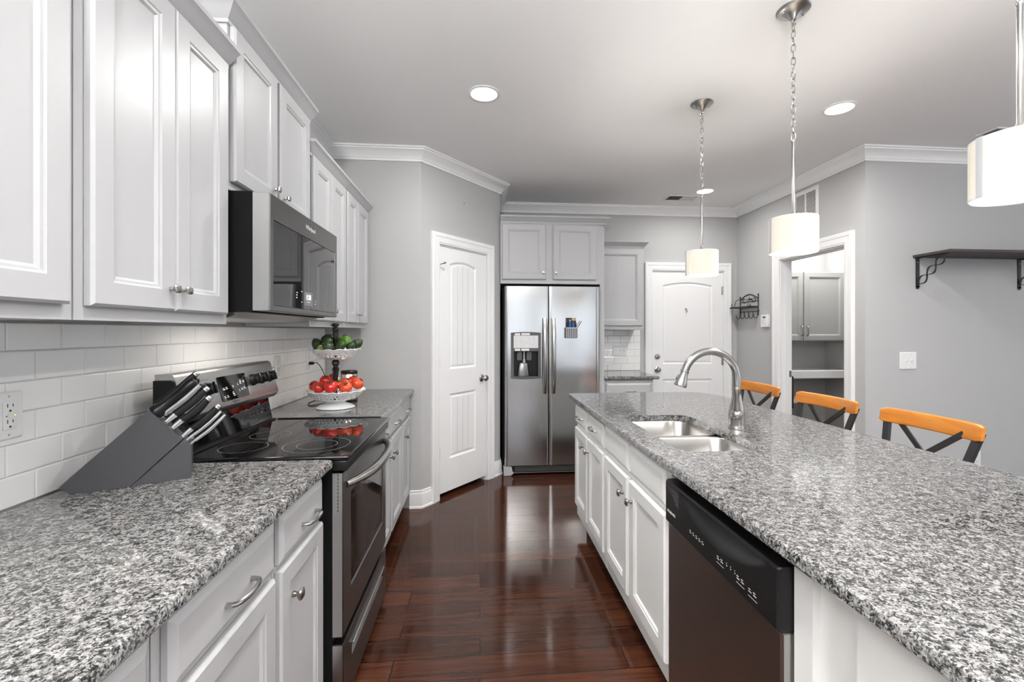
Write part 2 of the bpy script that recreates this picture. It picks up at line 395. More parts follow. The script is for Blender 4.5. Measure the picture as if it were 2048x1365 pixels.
def pull(m, parent, L=0.105, name='pull', mat=None):
    mb = MB(); h = L / 2
    pts = [(-h, 0, 0), (-h, 0, 0.012), (-h + 0.003, 0, 0.019), (-h + 0.012, 0, 0.024)]
    for k in range(1, 8):
        a = -1 + 2 * k / 8; pts.append(((h - 0.012) * a, 0, 0.024 + 0.006 * (1 - a * a)))
    pts += [(h - 0.012, 0, 0.024), (h - 0.003, 0, 0.019), (h, 0, 0.012), (h, 0, 0)]
    rad = [0.0065, 0.0055, 0.0055] + [0.0055] * (len(pts) - 6) + [0.0055, 0.0055, 0.0065]
    mb.tube([m @ Vector(p) for p in pts], rad, 8)
    return mb.build(name, mat or M['nickel'], parent)
def text(s, m, size, mat, parent, name='lettering', align='CENTER', depth=0.0006, sx=1.0):
    cu = bpy.data.curves.new('t', 'FONT'); cu.body = s; cu.size = size; cu.align_x = align; cu.align_y = 'CENTER'; cu.extrude = depth
    tmp = bpy.data.objects.new('t', cu); COL.objects.link(tmp)
    bpy.context.view_layer.update()
    dg = bpy.context.evaluated_depsgraph_get(); me = bpy.data.meshes.new_from_object(tmp.evaluated_get(dg))
    bpy.data.objects.remove(tmp); me.name = name
    inv = ROOTM[parent.name].inverted() if parent is not None else Matrix.Identity(4)
    me.transform(inv @ m @ Matrix.Diagonal((sx, 1, 1, 1)))
    me.materials.clear(); me.materials.append(mat)
    o = bpy.data.objects.new(name, me); COL.objects.link(o)
    if parent is not None: o.parent = parent; ROOTM[o.name] = ROOTM[parent.name]
    return o

# ------------------------------------------------------------------ the room shell
CEIL = 2.74; XL = -1.165; YE = 3.54; YF = 4.95; XR = 2.92; YD = 3.21; XE = 6.0; YR = -6.2
PA = Vector((-0.45, YE)); PB = Vector((0.19, 4.31))
def wallbox(name, x0, x1, y0, y1, z0=0, z1=CEIL, mat='wall'):
    return struct(MB().box(x0, x1, y0, y1, z0, z1).build(name, M[mat], smooth=False))
struct(MB().box(XL - 0.1, XE + 0.1, YR - 0.1, 5.5, -0.1, 0).build('floor', M['floor'], smooth=False))
struct(MB().box(XL - 0.1, XE + 0.1, YR - 0.1, 5.5, CEIL, CEIL + 0.1).build('ceiling', M['ceil'], smooth=False))
wallbox('wall_left', XL - 0.1, XL, YR, YE + 0.1)
wallbox('wall_left_end', XL, PA.x, YE, YE + 0.1)
ud = (PB - PA).normalized()
MP = frame((PA.x, PA.y, 0), (ud.x, ud.y, 0), (0, 0, 1), (ud.y, -ud.x, 0))
LP = (PB - PA).length
mb = MB().box(0, 0.178, 0, CEIL, -0.1, 0, mat=MP).box(0.798, LP, 0, CEIL, -0.1, 0, mat=MP).box(0.178, 0.798, 2.05, CEIL, -0.1, 0, mat=MP)
struct(mb.build('wall_pantry', M['wall'], smooth=False))
struct(MB().box(0.05, 0.95, 0, 2.2, -0.13, -0.105, mat=MP).build('pantry_light_block', M['doorback'], smooth=False))  # unseen dark sheet added to stop light leaking round the pantry door
wallbox('wall_alcove', PB.x - 0.1, PB.x, PB.y + 0.005, YF)
mb = MB().box(PB.x - 0.1, 1.9245, YF, YF + 0.1, 0, CEIL).box(2.7605, 3.035, YF, YF + 0.1, 0, CEIL).box(1.9245, 2.7605, YF, YF + 0.1, 2.035, CEIL)
struct(mb.build('wall_far', M['wall'], smooth=False))
wallbox('far_door_light_block', 1.8, 2.9, YF + 0.105, YF + 0.13, 0, 2.3, 'doorback')  # unseen dark sheet added behind the far door to block light
mb = MB()
mb.box(XR, 3.035, YD, 3.40, 0, CEIL).box(XR, 3.035, 4.20, YF, 0, CEIL).box(XR, 3.035, 3.40, 4.20, 2.05, CEIL)
struct(mb.build('wall_right', M['wall'], smooth=False))
wallbox('wall_dining', 3.035, XE, YD, YD + 0.115)
wallbox('wall_laundry_far', 3.035, 4.43, 5.36, 5.46)
wallbox('wall_laundry_right', 4.33, 4.43, YD + 0.115, 5.36)
wallbox('wall_laundry_left', 2.935, 3.035, YF + 0.1, 5.46)
mb = MB(); xs = [XL, -0.55, 1.15, 1.45, 3.15, 3.45, 5.15, XE]      # rear wall with three window openings
for a, b in zip(xs[::2], xs[1::2]): mb.box(a, b, YR - 0.1, YR, 0, CEIL)
for a, b in ((-0.55, 1.15), (1.45, 3.15), (3.45, 5.15)): mb.box(a, b, YR - 0.1, YR, 0, 0.45); mb.box(a, b, YR - 0.1, YR, 2.45, CEIL)
struct(mb.build('wall_rear', M['wall'], smooth=False))
mb = MB(); ys = [YR, -3.65, -1.95, -1.45, 0.25, 0.65, 2.35, YD]
for a, b in zip(ys[::2], ys[1::2]): mb.box(XE, XE + 0.1, a, b, 0, CEIL)
for a, b in ((-3.65, -1.95), (-1.45, 0.25), (0.65, 2.35)): mb.box(XE, XE + 0.1, a, b, 0, 0.45); mb.box(XE, XE + 0.1, a, b, 2.45, CEIL)
struct(mb.build('wall_right_living', M['wall'], smooth=False))
n = 1
for (a, b) in ((-0.55, 1.15), (1.45, 3.15), (3.45, 5.15)):
    f = MB(); m = frame((a, YR, 0.45), (1, 0, 0), (0, 0, 1), (0, 1, 0))
    f.box(0, 0.06, 0, 2.0, -0.06, 0.02, mat=m).box(b - a - 0.06, b - a, 0, 2.0, -0.06, 0.02, mat=m).box(0.06, b - a - 0.06, 0, 0.06, -0.06, 0.02, mat=m).box(0.06, b - a - 0.06, 1.94, 2.0, -0.06, 0.02, mat=m).box(0.06, b - a - 0.06, 0.97, 1.03, -0.055, 0.0, mat=m)
    struct(f.build('window_%d' % n, M['trim'], smooth=False)); n += 1
for (a, b) in ((-3.65, -1.95), (-1.45, 0.25), (0.65, 2.35)):
    f = MB(); m = frame((XE, a, 0.45), (0, 1, 0), (0, 0, 1), (-1, 0, 0))
    f.box(0, 0.06, 0, 2.0, -0.06, 0.02, mat=m).box(b - a - 0.06, b - a, 0, 2.0, -0.06, 0.02, mat=m).box(0.06, b - a - 0.06, 0, 0.06, -0.06, 0.02, mat=m).box(0.06, b - a - 0.06, 1.94, 2.0, -0.06, 0.02, mat=m).box(0.06, b - a - 0.06, 0.97, 1.03, -0.055, 0.0, mat=m)
    struct(f.build('window_%d' % n, M['trim'], smooth=False)); n += 1
# crown moulding carried round the whole room
C = CEIL
crown = [(0.0005, C - 0.092), (0.012, C - 0.092), (0.014, C - 0.076), (0.020, C - 0.074), (0.022, C - 0.068), (0.030, C - 0.058), (0.046, C - 0.040), (0.066, C - 0.026), (0.076, C - 0.022), (0.078, C - 0.014), (0.090, C - 0.013), (0.090, C - 0.0005), (0.0005, C - 0.0005)]
path = [(XL, YR), (XL, YE), (PA.x, PA.y), (PB.x, PB.y), (PB.x, YF), (XR, YF), (XR, YD), (XE, YD), (XE, YR)]
struct(MB().sweep(crown, path, closed=True).build('trim_1', M['trim'], angle=25))
base = [(0.0005, 0.0), (0.024, 0.0), (0.024, 0.010), (0.016, 0.020), (0.0145, 0.104), (0.012, 0.112), (0.0085, 0.118), (0.0085, 0.130), (0.0005, 0.136)]
q0 = PA + ud * 0.115; q1 = PA + ud * 0.893
struct(MB().sweep(base, [(-0.535, YE), (PA.x, PA.y), (q0.x, q0.y)]).build('baseboard_end', M['trim'], angle=25))
struct(MB().sweep(base, [(q1.x, q1.y), (PB.x, PB.y), (PB.x, PB.y + 0.1)]).build('baseboard_pantry', M['trim'], angle=25))
struct(MB().sweep(base, [(2.846, YF), (XR, YF), (XR, 4.302)]).build('baseboard_far', M['trim'], angle=25))
struct(MB().sweep(base, [(XR, 3.30), (XR, YD), (XE, YD)]).build('baseboard_dining', M['trim'], angle=25))

# ------------------------------------------------------------------ doors and casings
CASE = [(0.0, 0.0005), (0.0, 0.012), (0.010, 0.014), (0.014, 0.017), (0.040, 0.019), (0.056, 0.020), (0.062, 0.024), (0.084, 0.026), (0.092, 0.020), (0.092, 0.0005)]
def casing(name, m, u0, u1, ztop, width=0.092):
    """casing round an opening u0..u1 x 0..ztop in the frame m (u, v, out of the wall)"""
    k = width / 0.092; mb = MB()
    # profile offset runs to the outside of the opening: path goes up the right side, across, down the left
    prof = [(a * k, b) for a, b in CASE]
    path = [(u1, 0.0), (u1, ztop), (u0, ztop), (u0, 0.0)]
    mb.sweep([(a, b) for a, b in prof], path, mat=m)
    return struct(mb.build(name, M['trim'], angle=25))
def poly_panel(x0, x1, z0, z1, arch, ins, n=14):
    x0 += ins; x1 -= ins; z0 += ins; z1 -= ins
    pts = [(x0, z0), (x1, z0)]
    if arch <= 0: pts += [(x1, z1), (x0, z1)]; return pts
    for k in range(n + 1):
        a = 1 - 2 * k / n; pts.append(((x0 + x1) / 2 + (x1 - x0) / 2 * a, z1 + arch * (1 - a * a)))
    return pts
def panel_door(name, m, w, h, panels, parent_label, grooves, knob_u, knob_z, hinge_u, hinges, deadbolt=None):
    """slab of width w, height h, front face at w=0 in the frame m; panels: (x0,x1,z0,z1,arch)"""
    root = bpy.data.objects.new(name, None); COL.objects.link(root); root.location = m.translation
    root['kind'] = 'structure'; root['label'] = parent_label; root['category'] = 'door'
    ROOTM[root.name] = Matrix.Translation(m.translation)
    T = 0.035; mb = MB()
    lo, hi = panels[1], panels[0]
    x0, x1 = hi[0], hi[1]
    mb.box(0, x0, 0, h, -T, 0, mat=m); mb.box(x1, w, 0, h, -T, 0, mat=m)
    mb.box(x0, x1, 0, lo[2], -T, 0, mat=m); mb.box(x0, x1, lo[3], hi[2], -T, 0, mat=m)
    top = [(p[0], p[1]) for p in poly_panel(*hi, 0)][2:]
    cap = top + [(x0, h), (x1, h)]
    mb.prism([m @ Vector((a, b, -T)) for a, b in cap], m.to_3x3() @ Vector((0, 0, T)))
    mb.box(x0, x1, lo[2] - 0.01, h - 0.02, -T + 0.004, -0.020, mat=m)
    for pn in (hi, lo):
        rings = []
        for ins, d in ((-0.001, 0.0), (0.004, -0.004), (0.014, -0.012), (0.020, -0.012), (0.034, -0.006)):
            rings.append([m @ Vector((a, b, d)) for a, b in poly_panel(*pn, ins)])
        mb.loft(rings, False, grooves <= 1)
        if grooves > 1:                                   # planked field: strips with fine V grooves between them
            a0, a1 = pn[0] + 0.034, pn[1] - 0.034; z0 = pn[2] + 0.034; g = 0.005
            def ztop(x):
                xm, hw = (pn[0] + pn[1]) / 2, (pn[1] - pn[0]) / 2 - 0.034
                q = (x - xm) / hw; return pn[3] - 0.034 + (pn[4] * (1 - q * q) if pn[4] > 0 else 0)
            wd = (a1 - a0) / grooves
            for k in range(grooves):
                l = a0 + k * wd + (g / 2 if k else 0); r = a0 + (k + 1) * wd - (g / 2 if k < grooves - 1 else 0)
                P = [(l, z0), (r, z0)] + [(r + (l - r) * j / 4, ztop(r + (l - r) * j / 4)) for j in range(5)]
                mb.prism([m @ Vector((a, b, -0.014)) for a, b in P], m.to_3x3() @ Vector((0, 0, 0.008)))
    mb.build('door_slab', M['trim'], root, smooth=False)
    k = MB(); km = m @ Matrix.Translation((knob_u, knob_z, 0))
    k.lathe([(0.032, 0), (0.033, 0.004), (0.028, 0.009), (0.012, 0.012), (0.011, 0.030), (0.020, 0.036), (0.027, 0.046), (0.027, 0.054), (0.020, 0.063), (0.006, 0.066)], n=24, mat=km)
    k.build('door_knob', M['nickel'], root)
    if deadbolt:
        k = MB(); km = m @ Matrix.Translation((deadbolt[0], deadbolt[1], 0))
        k.lathe([(0.030, 0), (0.031, 0.006), (0.024, 0.016), (0.012, 0.018)], n=24, mat=km).box(-0.005, 0.005, -0.018, 0.018, 0.016, 0.030, 0.002, mat=km)
        k.build('deadbolt', M['nickel'], root)
    for hz in hinges:
        hb = MB(); s = 1 if hinge_u < w / 2 else -1
        hb.tube([m @ Vector((hinge_u, hz - 0.045, 0.007)), m @ Vector((hinge_u, hz + 0.045, 0.007))], 0.0065, 8)
        hb.lathe([(0.004, -0.006), (0.0075, 0), (0.0075, 0.002), (0.003, 0.008)], n=8, mat=m @ Matrix.Translation((hinge_u, hz + 0.045, 0.007)) @ Matrix.Rotation(-PI / 2, 4, 'X'))
        hb.box(hinge_u, hinge_u + s * 0.012, hz - 0.045, hz + 0.045, 0.0005, 0.002, mat=m)
        hb.build('hinge', M['dsteel'] if False else M['nickel'], root)
    return root
casing('trim_2', MP, 0.190, 0.800, 2.052, 0.088)
mj = MB(); mj.box(0.1785, 0.1905, 0, 2.0495, -0.0995, -0.0005, mat=MP).box(0.7855, 0.7975, 0, 2.0495, -0.0995, -0.0005, mat=MP).box(0.1905, 0.7855, 2.0415, 2.0495, -0.0995, -0.0005, mat=MP)
struct(mj.build('trim_3', M['trim'], smooth=False))
W = 0.592
d1 = panel_door('door_1', MP @ Matrix.Translation((0.192, 0.040, -0.004)), W, 1.998, [(0.128, 0.462, 0.998, 1.868, 0.030), (0.128, 0.462, 0.262, 0.796, 0.0)],
                'narrow white arched panel door on the angled pantry wall left of the fridge', 4, 0.540, 0.893, -0.001, (0.32, 1.055, 1.79))
ds = MB(); dm = MP @ Matrix.Translation((0.192, 0.040, -0.004)); ds.tube([dm @ Vector(p) for p in ((0, 1.846, 0.008), (0.010, 1.852, 0.03), (0.028, 1.862, 0.055))], [0.004, 0.004, 0.008], 8)
ds.build('hinge_stop', M['nickel'], d1)
MF = FNY(0, 0, YF)
casing('trim_4', MF, 1.925, 2.760, 2.035, 0.088)
fm = FNY(1.930, 0.012, YF + 0.006)
d2 = panel_door('door_2', fm, 0.825, 2.008, [(0.118, 0.700, 0.970, 1.858, 0.036), (0.118, 0.700, 0.22, 0.800, 0.0)],
                'wide white arched panel door with deadbolt on the far wall behind the island', 1, 0.052, 0.910, 0.822, (0.30, 1.0, 1.80), deadbolt=(0.055, 1.055))
mk = MB(); mk.tube([fm @ Vector(p) for p in ((0.392, 1.592, -0.005), (0.392, 1.592, 0.02), (0.392, 1.570, 0.03), (0.392, 1.555, 0.018), (0.392, 1.562, 0.01))], 0.005, 8).lathe([(0.011, -0.006), (0.011, -0.002)], n=12, mat=fm @ Matrix.Translation((0.392, 1.592, 0)))
mk.build('coat_hook', M['nickel'], d2)
mj = MB(); mj.box(1.925, 1.9295, YF + 0.001, YF + 0.0995, 0, 2.0345); mj.box(2.7555, 2.76, YF + 0.001, YF + 0.0995, 0, 2.0345); mj.box(1.9295, 2.7555, YF + 0.001, YF + 0.0995, 2.0225, 2.0345)
struct(mj.build('trim_5', M['trim'], smooth=False))
# laundry opening
ML = FNX(4.20, 0, XR)
casing('trim_6', ML, 0.0, 0.80, 2.05, 0.095)
mj = MB(); mj.box(XR + 0.0005, 3.034, 4.188, 4.1995, 0, 2.05).box(XR + 0.0005, 3.034, 3.4005, 3.412, 0, 2.05).box(XR + 0.0005, 3.034, 3.412, 4.188, 2.038, 2.0495)
mj.box(2.965, 3.0, 4.178, 4.188, 0, 2.038).box(2.965, 3.0, 3.412, 3.422, 0, 2.038).box(2.965, 3.0, 3.422, 4.178, 2.028, 2.038)
tj = struct(mj.build('trim_7', M['trim'], smooth=False))
sp = MB().box(3.002, 3.030, 4.1862, 4.1878, 0.905, 0.965); sp.build('strike_plate', M['nickel'], tj)

# ------------------------------------------------------------------ backsplash tiles (left wall and far wall)
TW, TH, TP, TR = 0.1475, 0.0755, 0.1492, 0.0777
def backsplash(name, m, u0, u1, phase, z0, z1):
    """tile field on the frame m: running bond with bevelled edges over a grout bed"""
    mb = MB(); k = 0; z = z0
    while z < z1 - 0.004:
        top = min(z + TH, z1); a = phase + (TP / 2 if k % 2 else 0)
        u = a - TP * math.ceil((a - u0) / TP)
        while u < u1:
            l, r = max(u, u0), min(u + TW, u1)
            if r - l > 0.006:
                b = 0.0035; t = 0.009
                mb.loft([[m @ Vector(p) for p in ((l + i, z + i, d), (r - i, z + i, d), (r - i, top - i, d), (l + i, top - i, d))] for i, d in ((0, 0.002), (0, t - 0.0030), (b * 0.35, t - 0.0008), (b, t))])
            u += TP
        z += TR; k += 1
    o = struct(mb.build(name, M['tile'], smooth=False))
    g = MB().box(u0, u1, z0, z1, 0.0005, 0.006, mat=m).build('grout_bed', M['grout'], o, smooth=False)
    return o
ML0 = FX(0, 0, XL)
backsplash('wall_left_tiles', ML0, -2.0, 3.532, 1.374 - TP / 2 + 0.001, 0.9155, 1.3735)
backsplash('wall_far_tiles', FNY(0, 0, YF), 1.21, 1.782, 1.262, 0.9155, 1.366)

# ------------------------------------------------------------------ cabinets
CROWN = [(0.0, -0.012), (0.006, -0.012), (0.007, 0.0), (0.012, 0.004), (0.020, 0.012), (0.030, 0.024), (0.040, 0.034), (0.046, 0.038), (0.046, 0.052), (0.0, 0.052)]
def upper(label, y0, y1, z0, z1, doors, xf=-0.845, xb=-1.149, crown_z=None, ret=(False, False), knobs=(), group=None, ks=0.8):
    """wall cabinet on the left wall; doors: (ya, yb, za, zb)"""
    t = thing('wall_cabinet', label, 'cabinet', ((xf + xb) / 2, (y0 + y1) / 2, z0), 0, group)
    mb = MB(); mb.box(xb, xf - 0.019, y0 + 0.001, y1 - 0.001, z0 + 0.018, z1)
    mb.box(xf - 0.019, xf, y0 + 0.001, y1 - 0.001, z0, z1).box(xb, xf - 0.019, y0 + 0.001, y0 + 0.016, z0, z0 + 0.018).box(xb, xf - 0.019, y1 - 0.016, y1 - 0.001, z0, z0 + 0.018)
    mb.build('cabinet_body', M['cab'], t, smooth=False)
    ds = [cab_door('door', FX(a, c, xf + 0.0015), b - a, d - c, M['cab'], t) for a, b, c, d in doors]
    for di, (yy, zz) in enumerate(knobs):
        if yy is not None: knob(FX(yy, zz, xf + 0.0205), ds[di], s=ks)
    if crown_z:
        prof = [(a, b + crown_z) for a, b in CROWN]
        p = [(xf, y0), (xf, y1)]
        if ret[0]: p = [(xb + 0.01, y0)] + p
        if ret[1]: p = p + [(xb + 0.01, y1)]
        MB().sweep([(a + 0.0005, b) for a, b in prof], p).build('crown_moulding', M['cab'], t, angle=25)
    return t
upper('grey wall cabinet at the left edge of the photo, one wide door', 0.42, 1.027, 1.376, 2.262, [(0.47, 1.004, 1.407, 2.236)], crown_z=2.242)
upper('grey two-door wall cabinet with paired knobs left of the microwave', 1.029, 1.606, 1.376, 2.262, [(1.053, 1.321, 1.407, 2.236), (1.324, 1.583, 1.407, 2.236)], crown_z=2.242,
      knobs=[(1.297, 1.466), (1.347, 1.466)])
upper('short tall-set grey wall cabinet mounted directly above the microwave', 1.609, 2.345, 1.832, 2.412, [(1.624, 1.949, 1.86, 2.386), (1.978, 2.306, 1.86, 2.386)], crown_z=2.398, ret=(True, False),
      knobs=[(1.920, 1.925), (2.012, 1.915)])
upper('grey two-door wall cabinet just right of the microwave', 2.348, 2.925, 1.376, 2.262, [(2.364, 2.636, 1.407, 2.236), (2.640, 2.908, 1.407, 2.236)], crown_z=2.242, ret=(True, False),
      knobs=[(2.612, 1.466), (2.664, 1.466)])
upper('narrow grey two-door wall cabinet in the corner past the fruit stand', 2.927, 3.492, 1.376, 2.262, [(2.943, 3.178, 1.407, 2.236), (3.181, 3.472, 1.407, 2.236)], crown_z=2.242, ret=(False, False),
      knobs=[(3.156, 1.466), (3.205, 1.466)])

def base_cab(label, y0, y1, drawers, doors, dk=(), kk=(), mat='cab', side=1, xf=-0.549, xb=-1.145, blank=()):
    """base cabinet; side=1 faces +X (left run), side=-1 faces -X (island)"""
    t = thing('base_cabinet', label, 'cabinet', ((xf + xb) / 2, (y0 + y1) / 2, 0))
    mb = MB(); s = side
    mb.box(xb, xf - s * 0.02, y0 + 0.001, y1 - 0.001, 0.105, 0.70)
    mb.box(xf - s * 0.02, xf, y0 + 0.001, y1 - 0.001, 0.105, 0.872).box(xb, xf - s * 0.02, y0 + 0.001, y0 + 0.018, 0.70, 0.872).box(xb, xf - s * 0.02, y1 - 0.018, y1 - 0.001, 0.70, 0.872)
    mb.build('cabinet_body', M[mat], t, smooth=False)
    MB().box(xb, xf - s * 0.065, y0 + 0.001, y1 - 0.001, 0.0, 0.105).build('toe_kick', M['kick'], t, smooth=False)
    FR = (lambda y, z, x: FX(y, z, x)) if s == 1 else (lambda y, z, x: FNX(y, z, x))
    fx = xf + s * 0.0015
    for i, (a, b, c, d) in enumerate(drawers):
        o = cab_drawer('drawer', FR(a if s == 1 else b, c, fx), b - a, d - c, M[mat], t)
        if i < len(dk) and dk[i]: pull(FR(dk[i][0], dk[i][1], fx + s * 0.019), o, 0.105)
    for i, (a, b, c, d) in enumerate(doors):
        o = cab_door('door', FR(a if s == 1 else b, c, fx), b - a, d - c, M[mat], t)
        if i < len(kk) and kk[i]: knob(FR(kk[i][0], kk[i][1], fx + s * 0.019), o)
    return t
base_cab('grey base cabinet at the bottom left corner, mostly cut off by the frame', 0.20, 0.812, [(0.235, 0.790, 0.725, 0.852)], [(0.235, 0.790, 0.135, 0.706)], [], [])
base_cab('grey base cabinet under the knife block with a wide drawer and bar pull', 0.814, 1.256, [(0.836, 1.240, 0.725, 0.852)], [(0.836, 1.240, 0.135, 0.706)], [(1.056, 0.778)], [])
base_cab('narrow grey base cabinet against the left side of the range', 1.258, 1.614, [(1.272, 1.600, 0.725, 0.852)], [(1.272, 1.600, 0.135, 0.706)], [(1.465, 0.775)], [(1.342, 0.607)])
base_cab('grey double-door base cabinet under the fruit stand right of the range', 2.342, 3.188, [(2.366, 2.72, 0.725, 0.852), (2.737, 3.174, 0.725, 0.852)], [(2.366, 2.778, 0.135, 0.706), (2.812, 3.166, 0.135, 0.706)],
         [(2.54, 0.778), (2.945, 0.778)], [(2.735, 0.611), (2.845, 0.611)])
base_cab('narrow grey base cabinet in the far left corner by the pantry wall', 3.190, 3.532, [(3.200, 3.518, 0.725, 0.852)], [(3.206, 3.518, 0.135, 0.706)], [(3.37, 0.778)], [(3.262, 0.611)])

def slab(name, label, outer, hole=None, z=0.914, t=0.031, r=0.010):
    """granite worktop from an outer polygon (counter-clockwise) with an eased edge and an optional hole"""
    t_ob = MB(); bm = t_ob.bm
    n = len(outer)
    def off(d):
        out = []
        for i in range(n):
            p0, p1, p2 = (Vector(outer[i - 1]), Vector(outer[i]), Vector(outer[(i + 1) % n]))
            a = (p1 - p0).normalized(); b = (p2 - p1).normalized()
            na, nb_ = Vector((-a.y, a.x)), Vector((-b.y, b.x)); m_ = (na + nb_).normalized(); k = 1 / max(0.3, m_.dot(na))
            out.append(p1 + m_ * (d * k))
        return out
    rings = []
    for d, dz in ((r, 0), (r * 0.3, -r * 0.3), (0, -r), (0, -(t - r * 0.6)), (r * 0.5, -t)):
        rings.append([bm.verts.new((p.x, p.y, z + dz)) for p in off(d)])
    for a, b in zip(rings, rings[1:]):
        for i in range(n): bm.faces.new((a[i], b[i], b[(i + 1) % n], a[(i + 1) % n]))
    hr = []
    if hole:
        for d, dz in ((-0.002, 0), (0, -0.003), (0, -t)):
            hr.append([bm.verts.new((x, y, z + dz)) for x, y in hole])
        h = len(hole)
        for a, b in zip(hr, hr[1:]):
            for i in range(h): bm.faces.new((a[i], a[(i + 1) % h], b[(i + 1) % h], b[i]))
    for idx in (0, -1):
        es = []
        for ring in ([rings[idx]] + ([hr[idx]] if hole else [])):
            for i in range(len(ring)):
                e = bm.edges.get((ring[i], ring[(i + 1) % len(ring)])); es.append(e)
        bmesh.ops.triangle_fill(bm, use_beauty=True, edges=es)
    o = t_ob.build(name, M['granite'], angle=30)
    return tag(o, label, 'countertop')
XF = -0.500; XB = -1.1545
slab('granite_countertop', 'long speckled grey granite countertop under the knife block', [(XB, -0.5), (XF, -0.5), (XF, 1.600), (XF - 0.014, 1.614), (XB, 1.614)])
slab('granite_countertop', 'speckled grey granite countertop holding the fruit stand', [(XB, 2.342), (XF - 0.010, 2.342), (XF, 2.352), (XF, 3.520), (XF - 0.014, 3.534), (XB, 3.534)])
# island
IX0, IX1, IY1 = 0.620, 1.638, 3.172
arc = [(IX1 - 0.16 + 0.16 * math.cos(a), IY1 - 0.26 + 0.26 * math.sin(a)) for a in [PI / 2 * k / 8 for k in range(9)]]
SX0, SX1, SY0, SY1 = 0.730, 1.070, 1.590, 2.300
slab('island_countertop', 'large pale speckled granite island top with the sink cut into it', [(IX0, -0.45), (IX1, -0.45)] + arc + [(IX0 + 0.012, IY1), (IX0, IY1 - 0.012)],
     hole=[(x, y) for x, y in rr(SX0, SX1, SY0, SY1, 0.07, 6)])
IF, IBK = 0.664, 1.262
base_cab('white two-drawer island cabinet at the far end of the island', 2.335, 3.072, [(2.720, 3.052, 0.735, 0.856), (2.352, 2.696, 0.735, 0.856)], [(2.722, 3.056, 0.182, 0.706), (2.352, 2.700, 0.182, 0.706)],
         [(2.86, 0.798), (2.525, 0.798)], [(2.792, 0.632), (2.662, 0.632)], 'isl', -1, IF, IBK)
base_cab('white double-door island sink cabinet beside the dishwasher', 1.527, 2.333, [(1.950, 2.318, 0.735, 0.862), (1.543, 1.921, 0.735, 0.862)], [(1.960, 2.318, 0.182, 0.706), (1.545, 1.926, 0.182, 0.706)],
         [], [(2.000, 0.625), (1.884, 0.625)], 'isl', -1, IF, IBK)
t = thing('island_end_panel', 'white panelled island end past the near side of the dishwasher', 'cabinet', (0.96, 0.2, 0))
mb = MB(); mb.box(0.700, 1.262, -0.40, 0.920, 0.105, 0.880); mb.box(0.672, 0.700, 0.866, 0.920, 0.105, 0.880)
mb.loft([[Vector((0.700, a, b)) for a, b in ((0.866, 0.20), (0.866, 0.872), (0.752, 0.872), (0.752, 0.20))], [Vector((0.690, a, b)) for a, b in ((0.866, 0.20), (0.866, 0.872), (0.752, 0.872), (0.752, 0.20))]])
mb.box(0.668, 0.700, -0.40, 0.752, 0.105, 0.866).box(0.672, 0.700, 0.752, 0.866, 0.105, 0.20)
mb.build('panel', M['isl'], t, smooth=False)
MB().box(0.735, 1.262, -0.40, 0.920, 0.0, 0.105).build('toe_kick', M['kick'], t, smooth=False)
t = thing('island_back_panel', 'white panel closing the seating side of the island', 'panel', (1.275, 1.3, 0))
MB().box(1.264, 1.286, -0.40, 3.072, 0.0, 0.880).build('panel', M['isl'], t, smooth=False)

# cabinets over and beside the fridge
t = thing('wall_cabinet', 'grey two-door cabinet mounted over the refrigerator', 'cabinet', (0.67, 4.6, 1.80))
yf = 4.285
mb = MB(); mb.box(0.1915, 1.150, yf, YF - 0.002, 1.803, 2.402); mb.build('cabinet_body', M['cab'], t, smooth=False)
MB().box(1.152, 1.196, yf + 0.018, YF - 0.012, 0.002, 2.402).build('side_panel', M['cab'], t, smooth=False)
for a, b, ku in ((0.207, 0.622, 0.596), (0.690, 1.108, 0.717)):
    d = cab_door('door', FNY(a, 1.842, yf - 0.0015), b - a, 0.522, M['cab'], t); knob(FNY(ku, 1.906, yf - 0.0205), d, s=0.9, mat=M['chrome'])
MB().sweep([(a + 0.0005, b + 2.388) for a, b in CROWN], [(0.1915, yf), (1.197, yf), (1.197, YF - 0.01)]).build('crown_moulding', M['cab'], t, angle=25)
t = thing('wall_cabinet', 'single-door grey wall cabinet between the refrigerator and the far door', 'cabinet', (1.46, 4.8, 1.37))
yf = 4.640
mb = MB(); mb.box(1.1985, 1.712, yf, YF - 0.0105, 1.368, 2.250); mb.build('cabinet_body', M['cab'], t, smooth=False)
cab_door('door', FNY(1.206, 1.409, yf - 0.0015), 0.484, 0.800, M['cab'], t)
MB().sweep([(a + 0.0005, b + 2.240) for a, b in CROWN], [(1.1985, yf), (1.712, yf), (1.712, YF - 0.012)]).build('crown_moulding', M['cab'], t, angle=25)
t = thing('base_cabinet', 'single grey base cabinet between the refrigerator and the far door', 'cabinet', (1.45, 4.65, 0))
yf = 4.335
MB().box(1.1985, 1.694, yf, YF - 0.0105, 0.105, 0.880).build('cabinet_body', M['cab'], t, smooth=False)
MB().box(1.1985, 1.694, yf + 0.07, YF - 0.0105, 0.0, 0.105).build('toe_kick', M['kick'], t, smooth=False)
d = cab_drawer('drawer', FNY(1.222, 0.715, yf - 0.0015), 0.448, 0.130, M['cab'], t); pull(FNY(1.462, 0.767, yf - 0.0205), d, 0.10, mat=M['chrome'])
cab_door('door', FNY(1.222, 0.135, yf - 0.0015), 0.448, 0.565, M['cab'], t)
slab('granite_countertop', 'small granite countertop beside the refrigerator below the switch plate', [(1.1985, 4.295), (1.735, 4.295), (1.748, 4.308), (1.748, YF - 0.027), (1.1985, YF - 0.027)])

